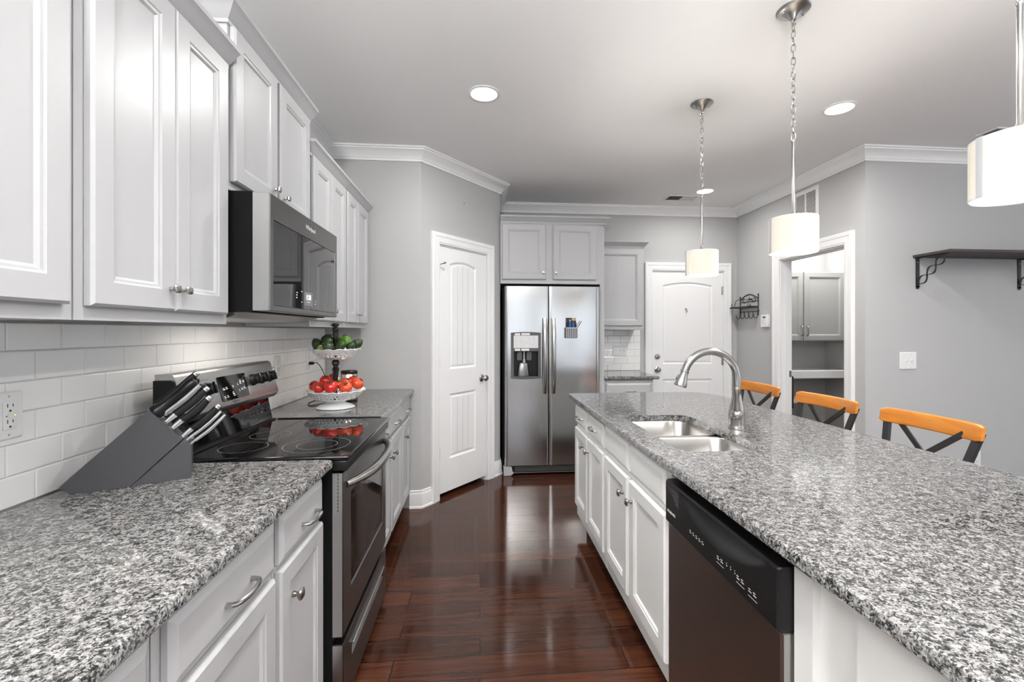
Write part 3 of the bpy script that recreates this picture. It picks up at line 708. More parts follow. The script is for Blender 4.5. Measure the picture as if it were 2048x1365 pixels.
# laundry room furniture
t = thing('laundry_cabinet', 'grey two-door wall cabinet seen through the laundry doorway', 'cabinet', (3.9, 5.2, 1.24))
MB().box(3.30, 4.31, 5.022, 5.355, 1.235, 2.055).build('cabinet_body', M['laundrycab'], t, smooth=False)
for a, b, pu in ((3.31, 3.768, 3.742), (3.780, 4.29, 3.812)):
    d = cab_door('door', FNY(a, 1.243, 5.020), b - a, 0.805, M['laundrycab'], t, stile=0.058)
    pm_ = FNY(pu, 1.355, 5.001) @ Matrix.Rotation(PI / 2, 4, 'Z'); pull(pm_, d, 0.11)
o = MB().box(3.04, 4.326, 4.99, 5.356, 0.80, 0.89, 0.004).build('laundry_counter', M['trim'], smooth=False)
tag(o, 'white shelf counter under the laundry room cabinet', 'counter')
o = MB().box(3.04, 3.86, 5.02, 5.356, 0.51, 0.55, 0.003).build('laundry_shelf', M['trim'], smooth=False)
tag(o, 'lower white shelf beneath the laundry counter', 'shelf')
mb = MB(); prof = [(3.30, 5.05), (3.585, 5.05), (3.600, 5.058), (3.608, 5.075), (3.608, 5.10), (3.30, 5.10)]
mb.loft([[Vector((x - (0.03 if z in (0.45, 0.845) else 0), 4.93 - (5.05 - y), z)) for x, y in prof] for z in (0.45, 0.47, 0.825, 0.845)])
o = mb.build('ironing_board', M['blackm'], angle=30)
tag(o, 'dark rounded board edge showing past the laundry door jamb', 'board')
leg = MB().box(3.42, 3.46, 4.94, 4.975, 0.0, 0.451).build('leg', M['blackm'], o, smooth=False)

# ------------------------------------------------------------------ range
t = thing('range', 'stainless steel and black electric range between the left countertops', 'stove', (-0.80, 1.978, 0))
Y0, Y1 = 1.619, 2.337
MB().box(-1.135, -0.508, Y0 + 0.003, Y1 - 0.003, 0.035, 0.904).build('oven_body', M['caseblack'], t, smooth=False)
MB().box(-1.10, -0.54, Y0 + 0.02, Y1 - 0.02, 0.0, 0.035).build('base', M['black'], t, smooth=False)
ck = MB().box(-1.02, -0.452, Y0, Y1, 0.905, 0.9215, 0.006, 3).build('cooktop', M['glass'], t, angle=50)
for cx, cy, rs in ((-0.872, 1.772, (0.081,)), (-0.866, 1.975, (0.076,)), (-0.862, 2.180, (0.081,)), (-0.615, 1.790, (0.118, 0.072)), (-0.615, 2.140, (0.100,))):
    mb = MB()
    for r in rs:
        a = [Vector((cx + (r - 0.0011) * math.cos(q), cy + (r - 0.0011) * math.sin(q), 0.9218)) for q in [2 * PI * k / 64 for k in range(65)]]
        b = [Vector((cx + r * math.cos(q), cy + r * math.sin(q), 0.9218)) for q in [2 * PI * k / 64 for k in range(65)]]
        mb.loft([a, b], closed=False)
    mb.build('burner_ring', M['ring'], ck, smooth=False)
mb = MB(); mb.box(-1.018, -0.995, Y0 + 0.004, Y1 - 0.004, 0.9212, 0.928, 0.002).build('rear_trim', M['black'], t)
MB().box(-0.99, -0.495, Y1 - 0.008, Y1 - 0.001, 0.9216, 0.9265, 0.002).build('side_trim', M['black'], t)
MB().box(-0.508, -0.458, Y0 + 0.001, Y1 - 0.001, 0.868, 0.9045, 0.004).build('front_trim', M['black'], t, angle=50)
# back console
cons = [(-1.084, 1.030), (-1.004, 1.036), (-0.986, 1.056), (-0.985, 1.064), (-1.022, 1.196), (-1.028, 1.205), (-1.036, 1.208), (-1.084, 1.206)]
capp = [(-1.084, 1.030), (-1.006, 1.036), (-0.988, 1.056), (-0.987, 1.064), (-1.018, 1.180), (-1.034, 1.186), (-1.084, 1.186)]
bg = MB().prism([(x, Y0 + 0.008, z) for x, z in cons], (0, Y1 - Y0 - 0.012, 0)).build('back_console', M['steel'], t, angle=50)
MB().prism([(x, Y0, z) for x, z in capp], (0, 0.0076, 0)).build('end_cap', M['black'], bg, smooth=False)
MB().prism([(-1.084, Y0 + 0.004, 0.922), (-1.013, Y0 + 0.004, 0.922), (-1.034, Y0 + 0.004, 1.029), (-1.084, Y0 + 0.004, 1.029)], (0, Y1 - Y0 - 0.008, 0)).build('back_glass', M['glass'], t, smooth=False)
v = Vector((-0.037, 0, 0.132)).normalized(); CF = frame((-0.985, 0, 1.064), (0, 1, 0), v, Vector((v.z, 0, -v.x)))
dp = MB(); dp.loft([[CF @ Vector((x, y, d)) for x, y in rr(1.855, 2.062, 0.014, 0.113, 0.006, 3)] for d in (0.0002, 0.0022)])
dp = dp.build('display_panel', M['glass'], bg, angle=50)
mb = MB()
for u, vv, wd in ((1.875, 0.058, 0.016), (1.897, 0.060, 0.012), (1.872, 0.026, 0.010), (1.892, 0.027, 0.010), (1.935, 0.036, 0.012), (1.937, 0.028, 0.014), (1.945, 0.062, 0.010), (1.985, 0.066, 0.006), (2.005, 0.070, 0.013), (2.030, 0.074, 0.014), (2.008, 0.078, 0.010), (1.988, 0.040, 0.006), (2.006, 0.044, 0.012), (2.026, 0.046, 0.012)):
    mb.box(u, u + wd, vv, vv + 0.0032, 0.0022, 0.0026, mat=CF).box(u, u + wd * 0.8, vv + 0.006, vv + 0.0085, 0.0022, 0.0026, mat=CF)
mb.build('button_legend', M['print'], dp, smooth=False)
MB().box(2.060, 2.064, 0.014, 0.113, 0.0004, 0.003, mat=CF).build('display_edge', M['chrome'], dp, smooth=False)
text('Whirlpool', CF @ Matrix.Translation((1.945, 0.0045, 0.0004)), 0.012, M['dprint'], bg, 'maker_lettering', depth=0.0003)
for ky in (1.700, 1.778, 2.118, 2.194, 2.272):
    k = MB(); km = CF @ Matrix.Translation((ky, 0.075, 0.0))
    k.lathe([(0.026, 0.0), (0.026, 0.006), (0.0225, 0.010), (0.021, 0.028), (0.017, 0.031)], n=24, mat=km).box(-0.0045, 0.0045, -0.022, 0.022, 0.028, 0.037, 0.0015, mat=km)
    ko = k.build('control_knob', M['black'], bg, angle=45)
    mk = MB().box(-0.001, 0.001, 0.010, 0.021, 0.0371, 0.0375, mat=km); mk.build('knob_mark', M['print'], ko, smooth=False)
mb = MB()
for ky in (1.700, 1.778, 2.118, 2.194, 2.272):
    for q in (-0.020, -0.006, 0.008, 0.021): mb.box(ky + q, ky + q + 0.004, 0.112 - abs(q) * 0.15, 0.115 - abs(q) * 0.15, 0.0001, 0.0004, mat=CF).box(ky + q, ky + q + 0.005, 0.034 + abs(q) * 0.2, 0.037 + abs(q) * 0.2, 0.0001, 0.0004, mat=CF)
mb.build('dial_print', M['dprint'], bg, smooth=False)
# oven door with window
OD = FX(Y0 + 0.002, 0.294, -0.506); ow, oh, ot = Y1 - Y0 - 0.004, 0.568, 0.035
def wring(m, r, d): a, b, c, e = r; return [m @ Vector(p) for p in ((a, c, d), (b, c, d), (b, e, d), (a, e, d))]
mb = MB(); mb.loft([wring(OD, (0, ow, 0, oh), 0), wring(OD, (0, ow, 0, oh), ot - 0.003), wring(OD, (0.003, ow - 0.003, 0.003, oh - 0.003), ot), wring(OD, (0.098, 0.650, 0.126, 0.472), ot), wring(OD, (0.100, 0.648, 0.128, 0.470), ot - 0.006)], True, True)
od = mb.build('oven_door', M['dsteel'], t, smooth=False)
mb = MB(); mb.loft([wring(OD, (0.100, 0.648, 0.128, 0.470), ot - 0.0055), wring(OD, (0.104, 0.644, 0.132, 0.466), ot - 0.0035)], True, True)
mb.build('oven_window', M['ovenglass'], od, smooth=False)
mb = MB()
for a, b, c, d in ((0.135, 0.610, 0.158, 0.164), (0.135, 0.610, 0.436, 0.442), (0.135, 0.141, 0.164, 0.436), (0.604, 0.610, 0.164, 0.436)): mb.box(a, b, c, d, ot - 0.0036, ot - 0.0030, mat=OD)
mb.build('window_border', M['black'], od, smooth=False)
mb = MB(); mb.box(-0.506, -0.4735, Y0 + 0.0003, Y0 + 0.0018, 0.297, 0.860)
mb.build('door_edge', M['steel'], od, smooth=False)
mb = MB()
for k in range(11): mb.box(-0.489, -0.486, Y0 - 0.0002, Y0 + 0.0005, 0.728 + k * 0.0122, 0.736 + k * 0.0122)
for k in range(6): mb.box(-0.492, -0.486, Y0 + 0.06 + k * 0.105, Y0 + 0.125 + k * 0.105, 0.8621, 0.8627)
mb.build('vent_slots', M['slot'], od, smooth=False)
pts = []; rad = []
for k in range(25):
    a = -1 + 2 * k / 24; q = max(0.0, 1 - abs(a) ** 2.6)
    pts.append((-0.470 + 0.064 * q, (Y0 + Y1) / 2 + 0.325 * a, 0.812)); rad.append(0.012 + 0.007 * q)
mb = MB().tube(pts, rad, 12, up=(0, 0, 1), flat=1.0)
mb.build('oven_handle', M['nickel'], od)
DR = FX(Y0 + 0.002, 0.040, -0.506)
mb = MB(); mb.loft([wring(DR, (0, ow, 0, 0.228), 0), wring(DR, (0, ow, 0, 0.228), 0.033), wring(DR, (0.004, ow - 0.004, 0.004, 0.222), 0.036), wring(DR, (0.105, 0.645, 0.120, 0.166), 0.036), wring(DR, (0.115, 0.638, 0.128, 0.165), 0.022)])
dr = mb.build('storage_drawer', M['dsteel'], t, smooth=False)
MB().box(0.103, 0.647, 0.163, 0.169, 0.0362, 0.044, 0.002, mat=DR).build('drawer_grip', M['steel'], dr)
MB().box(-0.506, -0.473, Y0 + 0.0003, Y0 + 0.0018, 0.044, 0.264).build('drawer_edge', M['steel'], dr, smooth=False)

# ------------------------------------------------------------------ microwave
t = thing('microwave', 'black and stainless over-the-range microwave showing the time 1:28', 'microwave', (-0.93, 1.985, 1.40))
A0, A1 = 1.622, 2.346
MB().box(-1.148, -0.772, A0, A1, 1.418, 1.829).build('microwave_case', M['caseblack'], t, smooth=False)
mb = MB(); mb.prism([(-1.14, A0 + 0.01, 1.4175), (-0.80, A0 + 0.01, 1.4175), (-0.86, A0 + 0.01, 1.398), (-1.14, A0 + 0.01, 1.392)], (0, A1 - A0 - 0.02, 0))
mb.build('vent_base', M['steel'], t, smooth=False)
MD = FX(A0 - 0.001, 1.422, -0.768); mw, mh, mt = A1 - A0 + 0.003, 0.404, 0.056
mb = MB(); mb.loft([wring(MD, (0, mw, 0, mh), 0), wring(MD, (0, mw, 0, mh), mt - 0.003), wring(MD, (0.003, mw - 0.003, 0.003, mh - 0.003), mt), wring(MD, (0.025, mw - 0.030, 0.019, 0.317), mt), wring(MD, (0.026, mw - 0.031, 0.020, 0.316), mt - 0.003)])
md = mb.build('microwave_door', M['dsteel'], t, smooth=False)
mb = MB(); mb.loft([wring(MD, (0.0262, mw - 0.0312, 0.0202, 0.3158), mt - 0.0028), wring(MD, (0.0275, mw - 0.0325, 0.0215, 0.3145), mt - 0.0012)])
mb.build('door_glass', M['mwglass'], md, smooth=False)
MB().box(-0.768, -0.7155, A0 - 0.0028, A0 - 0.0012, 1.4235, 1.8245).build('door_edge', M['steel'], md, smooth=False)
sc1 = MB(); sc1.box(0.304, 0.398, 0.036, 0.092, mt - 0.0011, mt - 0.0006, mat=MD); so = sc1.build('clock_screen', M['screen'], md, smooth=False)
text('1:28', MD @ Matrix.Translation((0.352, 0.070, mt - 0.0004)), 0.030, M['lit'], so, 'clock_digits', depth=0.0002)
mb = MB()
for k in range(6): mb.box(0.336 + k * 0.005, 0.3405 + k * 0.005, 0.050 - 0.0012 * math.sin(PI * k / 5), 0.0525 - 0.0012 * math.sin(PI * k / 5), mt - 0.0005, mt - 0.0002, mat=MD)
for u, vv in ((0.225, 0.070), (0.225, 0.060), (0.228, 0.080), (0.275, 0.088), (0.275, 0.045), (0.425, 0.045), (0.430, 0.058)): mb.box(u, u + 0.010, vv, vv + 0.004, mt - 0.0011, mt - 0.0008, mat=MD)
mb.build('button_legend', M['print'], md, smooth=False)
text('Whirlpool', MD @ Matrix.Translation((0.374, 0.360, mt + 0.0002)), 0.026, M['print'], md, 'maker_lettering', depth=0.0003)

# ------------------------------------------------------------------ refrigerator
t = thing('refrigerator', 'stainless side-by-side refrigerator with ice and water dispenser', 'refrigerator', (0.68, 4.57, 0))
MB().box(0.212, 1.136, 4.292, 4.92, 0.03, 1.762).build('fridge_case', M['caseblack'], t, smooth=False)
def fr_y(x):
    q = (x - 0.681) / 0.46; return 4.222 + 0.012 * q * q
def fr_front(x0, x1, r0, r1, n=14):
    pts = []
    for k in range(n + 1):
        x = x0 + (x1 - x0) * k / n; y = fr_y(x)
        if r0 and x - x0 < r0: y += r0 * (1 - math.sqrt(max(0, 1 - ((r0 - (x - x0)) / r0) ** 2)))
        if r1 and x1 - x < r1: y += r1 * (1 - math.sqrt(max(0, 1 - ((r1 - (x1 - x)) / r1) ** 2)))
        pts.append((x, y))
    return pts
def fr_piece(mb, x0, x1, z0, z1, r0=0, r1=0, n=14):
    f = fr_front(x0, x1, r0, r1, n); P = [(x, y, z0) for x, y in f] + [(x1, 4.288, z0), (x0, 4.288, z0)]
    mb.prism(P, (0, 0, z1 - z0))
DX0, DX1, DZ0, DZ1 = 0.306, 0.548, 0.925, 1.335
mb = MB(); fr_piece(mb, 0.228, DX0, 0.097, 1.773, 0.028, 0, 16); fr_piece(mb, DX1, 0.636, 0.097, 1.773, 0, 0.006, 12)
fr_piece(mb, DX0, DX1, DZ1, 1.773); fr_piece(mb, DX0, DX1, 0.097, DZ0)
fd = mb.build('freezer_door', M['fsteel'], t, angle=50)
mb = MB(); fr_piece(mb, 0.644, 1.142, 0.097, 1.773, 0.006, 0.028, 28); fd2 = mb.build('fridge_door', M['fsteel'], t, angle=50)
def bowbar(x, par):
    pts = []; rad = []
    for k in range(17):
        a = -1 + 2 * k / 16; pts.append((x, 4.218 - 0.052 * (1 - abs(a) ** 2.4), 1.122 + 0.352 * a)); rad.append(0.019)
    MB().tube(pts, rad, 14, flat=0.6, up=(0, 1, 0)).build('door_handle', M['nickel'], par)
bowbar(0.600, fd); bowbar(0.684, fd2)
# dispenser
def fy(x): return 4.2215
BZ = FNY(0, 0, 4.2245); T3 = BZ.to_3x3()
top = [(0.286 + (0.566 - 0.286) * k / 10, 1.338 + 0.008 * (1 - (2 * k / 10 - 1) ** 2)) for k in range(11)]
bot = [(0.566 - (0.566 - 0.286) * k / 10, 0.914 - 0.010 * (1 - (2 * k / 10 - 1) ** 2)) for k in range(11)]
mb = MB()
mb.prism([BZ @ Vector((a, b, 0)) for a, b in [(0.566, 1.166), (0.286, 1.166)][::-1] + top[::-1]], T3 @ Vector((0, 0, 0.012)))
mb.prism([BZ @ Vector((a, b, 0)) for a, b in [(0.286, 0.932), (0.566, 0.932)] + bot], T3 @ Vector((0, 0, 0.012)))
mb.box(0.286, 0.312, 0.932, 1.166, 0, 0.012, mat=BZ).box(0.540, 0.566, 0.932, 1.166, 0, 0.012, mat=BZ)
db = mb.build('dispenser', M['gplastic'], fd, angle=30)
mb = MB(); mb.box(0.3065, 0.5475, 0.926, 1.334, -0.060, -0.055, mat=BZ).box(0.3065, 0.311, 0.930, 1.170, -0.055, 0.0, mat=BZ).box(0.541, 0.5475, 0.930, 1.170, -0.055, 0.0, mat=BZ).box(0.3065, 0.5475, 0.926, 0.932, -0.055, 0.0, mat=BZ)
mb.build('dispenser_cavity', M['black'], db, smooth=False)
for x in (0.345, 0.435):
    m_ = MB(); m_.loft([[BZ @ Vector((x + a, 1.105 + b, d)) for a, b in rr(0, 0.046, -0.026, 0.055, 0.010, 3)] for d in (-0.054, -0.020)]); m_.build('dispenser_paddle', M['gplastic'], db, angle=50)
m_ = MB(); m_.lathe([(0.013, 1.055), (0.013, 1.085), (0.008, 1.09), (0.008, 1.165)], (0.412, 4.256, 0), 12); m_.build('dispenser_nozzle', M['lgplastic'], db)
m_ = MB(); m_.lathe([(0.060, 0.934), (0.058, 0.95), (0.044, 1.045), (0.034, 1.052)], (0.405, 0, 0), 20, mat=Matrix.Translation((0, 4.262, 0)) @ Matrix.Diagonal((1, 0.30, 1, 1))); m_.build('dispenser_cup', M['dsteel'], db)
for a, b, c, d in ((0.322, 0.372, 1.314, 1.334), (0.384, 0.462, 1.316, 1.335), (0.322, 0.372, 1.170, 1.190), (0.384, 0.456, 1.170, 1.190)): MB().box(a, b, c, d, 0.0121, 0.0126, mat=BZ).build('button_label', M['white'], db, smooth=False)
mb = MB(); mb.box(0.232, 1.132, 4.246, 4.290, 0.030, 0.090)
mb.build('toe_grille', M['black'], t, smooth=False)
mb = MB()
for k in range(4): mb.box(0.325, 1.125, 4.240, 4.246, 0.042 + k * 0.012, 0.047 + k * 0.012)
mb.box(0.300, 1.135, 4.238, 4.246, 0.024, 0.032)
mb.build('grille_slats', M['gplastic'], t, smooth=False)
mb = MB(); P = [(0.220, 0.004), (0.285, 0.004), (0.310, 0.022), (0.312, 0.032), (0.300, 0.044), (0.296, 0.080), (0.285, 0.090), (0.220, 0.090)]
mb.prism([(x, 4.234, z) for x, z in P], (0, 0.05, 0))
mb.build('hinge_foot', M['lgplastic'], t, smooth=False)
MB().prism([(1.362 - x, 4.234, z) for x, z in P], (0, 0.05, 0)).build('hinge_foot', M['lgplastic'], t, smooth=False)
o = MB().box(0.3105, 0.5405, 1.196, 1.312, 0.0128, 0.0134, mat=BZ).build('paper_note', M['paper'], smooth=False)
tag(o, 'white paper sheet taped over the refrigerator dispenser controls', 'paper')
mb = MB()
for k in range(9):
    zz = 1.300 - k * 0.0115
    for q in range(5):
        a = 0.322 + q * 0.040 + R.random() * 0.01; mb.box(a, a + 0.012 + R.random() * 0.02, zz, zz + 0.0016, 0.0135, 0.0138, mat=BZ)
mb.build('faint_handwriting', pm('faint_grey_ink', (0.55, 0.55, 0.55), 0.7), o, smooth=False)
# pen holder
t = thing('pen_holder', 'dark magnetic pen holder stuck on the right refrigerator door', 'pen holder', (0.852, 4.21, 1.29))
yb = fr_y(0.85) - 0.0015
mb = MB(); mb.box(0.797, 0.905, yb - 0.003, yb, 1.288, 1.386).box(0.797, 0.800, yb - 0.04, yb - 0.003, 1.288, 1.384).box(0.902, 0.905, yb - 0.04, yb - 0.003, 1.288, 1.384).box(0.800, 0.902, yb - 0.04, yb - 0.037, 1.288, 1.384).box(0.800, 0.902, yb - 0.037, yb - 0.003, 1.288, 1.292)
mb.build('cup', M['gplastic'], t, smooth=False)
mb = MB(); mb.box(0.803, 0.900, yb - 0.0025, yb, 1.386, 1.478); mb.build('back_plate', M['slot'], t, smooth=False)
mb = MB(); mb.box(0.796, 0.906, yb - 0.0425, yb - 0.040, 1.378, 1.388)
for k in range(6): mb.box(0.802 + k * 0.017, 0.809 + k * 0.017, yb - 0.0425, yb - 0.040, 1.292, 1.378)
mb.build('front_slats', M['lgplastic'], t, smooth=False)
o = MB().box(0.860, 0.898, yb - 0.0045, yb - 0.0026, 1.452, 1.478).build('sticky_note', M['tanpaper'], smooth=False); tag(o, 'tan sticky note tucked at the top of the pen holder', 'note')
for x, mt_, h, cap, lb in ((0.815, 'navy', 1.434, None, 'dark navy marker leftmost in the fridge pen holder'), (0.838, 'cloth', 1.440, 'pink', 'bright blue pen with a pink cap in the fridge pen holder'),
                           (0.872, 'cloth', 1.428, None, 'blue pen without a cap in the fridge pen holder'), (0.893, 'maroon', 1.432, None, 'maroon pen rightmost upright in the fridge pen holder')):
    tt = thing('pen', lb, 'pen', (x, yb - 0.02, 1.293))
    MB().lathe([(0.006, 1.293), (0.0088, 1.30), (0.0088, h), (0.005, h + 0.004)], (x, yb - 0.02, 0), 10).build('barrel', M[mt_], tt)
    if cap: MB().lathe([(0.0085, h + 0.004), (0.0095, h + 0.012), (0.006, h + 0.022)], (x, yb - 0.02, 0), 10).build('cap', M[cap], tt)
tt = thing('pencil', 'thin brown pencil leaning out to the right of the fridge pen holder', 'pencil', (0.893, yb - 0.03, 1.36))
MB().tube([(0.886, yb - 0.031, 1.345), (0.946, yb - 0.031, 1.448)], 0.0035, 6).build('shaft', M['pencil'], tt)

# ------------------------------------------------------------------ dishwasher
t = thing('dishwasher', 'dishwasher with black control panel and steel door in the island', 'dishwasher', (0.96, 1.224, 0))
D0, D1 = 0.926, 1.522
MB().box(0.702, 1.255, D0, D1, 0.105, 0.865).build('tub', M['black'], t, smooth=False)
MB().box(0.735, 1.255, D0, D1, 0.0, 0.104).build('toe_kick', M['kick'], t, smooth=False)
DW = FNX(D1, 0.0, 0.702); dw = D1 - D0
mb = MB(); mb.loft([wring(DW, (0.002, dw - 0.002, 0.112, 0.698), 0), wring(DW, (0.002, dw - 0.002, 0.112, 0.698), 0.050), wring(DW, (0.006, dw - 0.006, 0.116, 0.694), 0.054)])
mb.build('steel_door', M['dwsteel'], t, smooth=False)
mb = MB(); nu, nv = 150, 48; z0, z1, th = 0.700, 0.842, 0.064
def dwd(u, v):
    d = th
    e = min(u, dw - u); d -= 0.006 * max(0, 1 - e / 0.006) ** 2
    d -= 0.006 * max(0, 1 - (v - z0) / 0.006) ** 2 + 0.006 * max(0, 1 - (z1 - v) / 0.006) ** 2
    q = (u - 0.335) / 0.245
    if abs(q) < 1:
        lo = 0.834 - 0.074 * (1 - q * q); f = (v - lo) / 0.060
        if f > 0 and v < 0.836:
            f = min(1.0, f); d -= 0.034 * (f * f * (3 - 2 * f)) * min(1.0, (0.836 - v) / 0.004) * min(1.0, (1 - q * q) * 2.2)
    return d
V = [[mb.bm.verts.new(DW @ Vector((dw * i / nu, z0 + (z1 - z0) * j / nv, dwd(dw * i / nu, z0 + (z1 - z0) * j / nv)))) for j in range(nv + 1)] for i in range(nu + 1)]
for i in range(nu):
    for j in range(nv): mb.bm.faces.new((V[i][j], V[i + 1][j], V[i + 1][j + 1], V[i][j + 1]))
rim = [V[i][0] for i in range(nu + 1)] + [V[nu][j] for j in range(1, nv + 1)] + [V[i][nv] for i in range(nu - 1, -1, -1)] + [V[0][j] for j in range(nv - 1, 0, -1)]
inv = DW.inverted(); bk = []
for q in rim:
    p = inv @ q.co; bk.append(mb.bm.verts.new(DW @ Vector((p.x, p.y, 0.0))))
for k in range(len(rim)):
    j = (k + 1) % len(rim); mb.bm.faces.new((rim[k], bk[k], bk[j], rim[j]))
MB().box(0.653, 0.700, D0 + 0.0003, D0 + 0.0018, 0.114, 0.696).build('door_edge', M['nickel'], t, smooth=False)
cp = mb.build('control_panel', M['panelblack'], t, angle=40)
text('FRIGIDAIRE', DW @ Matrix.Translation((0.050, 0.742, th + 0.0003)), 0.0125, M['print'], cp, 'maker_lettering', depth=0.0002)
mb = MB()
for u0, n_, vv, wd in ((0.185, 5, 0.738, 0.010), (0.345, 2, 0.738, 0.012), (0.392, 3, 0.742, 0.004), (0.440, 2, 0.736, 0.012), (0.490, 2, 0.732, 0.012)):
    for k in range(n_):
        u = u0 + k * 0.019; mb.box(u, u + wd, vv, vv + 0.0022, th + 0.0001, th + 0.0004, mat=DW).box(u, u + wd * 0.7, vv + 0.006, vv + 0.008, th + 0.0001, th + 0.0004, mat=DW)
    if n_ == 2: mb.box(u0 - 0.002, u0 + 0.034, vv - 0.010, vv - 0.0092, th + 0.0001, th + 0.0004, mat=DW)
mb.build('button_legend', M['print'], cp, smooth=False)
mb = MB()
for k in range(6): mb.box(0.052 + k * 0.006, 0.106, 0.822 - k * 0.008, 0.824 - k * 0.008, th + 0.0001, th + 0.0012, mat=DW)
mb.tube([DW @ Vector((0.020, 0.828, th + 0.0003)), DW @ Vector((0.108, 0.776, th + 0.0003))], 0.0005, 4)
mb.build('vent_slats', M['gplastic'], cp, smooth=False)

# ------------------------------------------------------------------ sink and faucet
t = thing('sink', 'stainless double-bowl undermount sink set in the island top', 'sink', (0.903, 1.94, 0.70))
for ya, yb_ in ((1.576, 1.946), (1.962, 2.312)):
    x0, x1 = 0.720, 1.080; mb = MB()
    def rg(i, z, r): return [Vector((x, y, z)) for x, y in rr(x0 + i, x1 - i, ya + i, yb_ - i, r, 6)]
    mb.loft([rg(0.030, 0.708, 0.05), rg(0.004, 0.730, 0.06), rg(0.002, 0.878, 0.06), rg(0.0, 0.8822, 0.06), rg(0.012, 0.8822, 0.055), rg(0.015, 0.878, 0.055), rg(0.018, 0.745, 0.055), rg(0.024, 0.726, 0.055), rg(0.045, 0.716, 0.05), rg(0.10, 0.713, 0.04)])
    b = mb.build('basin', M['sinksteel'], t, angle=50)
    MB().lathe([(0.040, 0.7135), (0.040, 0.7165), (0.032, 0.7165), (0.030, 0.7145)], ((x0 + x1) / 2 + 0.03, (ya + yb_) / 2, 0), 20).build('drain', M['nickel'], b)
MB().box(0.79, 1.02, 1.9442, 1.9638, 0.872, 0.8815, 0.002).build('divider', M['sinksteel'], t)
t = thing('faucet', 'tall gooseneck pull-down faucet in brushed nickel behind the sink', 'faucet', (1.150, 1.95, 0.914))
fx, fyy = 1.150, 1.95
MB().lathe([(0.036, 0.9142), (0.0365, 0.918), (0.034, 0.924), (0.033, 0.936), (0.034, 0.955), (0.0335, 0.985), (0.030, 1.010), (0.024, 1.035), (0.0195, 1.062), (0.018, 1.085), (0.0195, 1.088), (0.0195, 1.093), (0.0170, 1.096)], (fx, fyy, 0), 32).build('faucet_body', M['nickel'], t)
pts = [(fx, fyy, 1.094), (fx, fyy, 1.12)]
cxa, cza, ra = fx - 0.124, 1.138, 0.124
for k in range(25):
    a = math.radians(162 * k / 24); pts.append((cxa + ra * math.cos(a), fyy, cza + ra * math.sin(a)))
MB().tube(pts, 0.0168, 16, up=(0, 1, 0)).build('gooseneck', M['nickel'], t)
e = Vector(pts[-1]); dn = (Vector(pts[-1]) - Vector(pts[-2])).normalized(); dn = (dn + Vector((-0.02, 0, -0.15))).normalized()
hm = dn.to_track_quat('Z', 'X').to_matrix().to_4x4()
MB().lathe([(0.0158, -0.004), (0.019, 0.0), (0.019, 0.006), (0.0175, 0.008), (0.0185, 0.022), (0.024, 0.046), (0.0285, 0.062), (0.0285, 0.071), (0.024, 0.073)], e, 24, mat=hm).build('spray_head', M['nickel'], t)
bp_ = e + dn * 0.030; mb = MB(); mb.tube([bp_ + Vector((-0.018, 0, 0.010)), bp_ + Vector((-0.027, 0, -0.004)), bp_ + Vector((-0.026, 0, -0.018))], [0.004, 0.006, 0.004], 8)
mb.build('spray_button', M['gplastic'], t)
mb = MB(); mb.lathe([(0.001, -0.026), (0.014, -0.023), (0.023, -0.013), (0.026, 0), (0.023, 0.013), (0.014, 0.023), (0.001, 0.026)], (fx - 0.016, fyy - 0.026, 0.982), 20)
mb.tube([(fx - 0.019, fyy - 0.031, 0.995), (fx - 0.022, fyy - 0.036, 1.030), (fx - 0.024, fyy - 0.039, 1.062), (fx - 0.026, fyy - 0.041, 1.086), (fx - 0.026, fyy - 0.041, 1.100), (fx - 0.026, fyy - 0.041, 1.106)], [0.016, 0.0105, 0.0095, 0.0135, 0.013, 0.006], 14)
mb.build('lever_handle', M['nickel'], t)

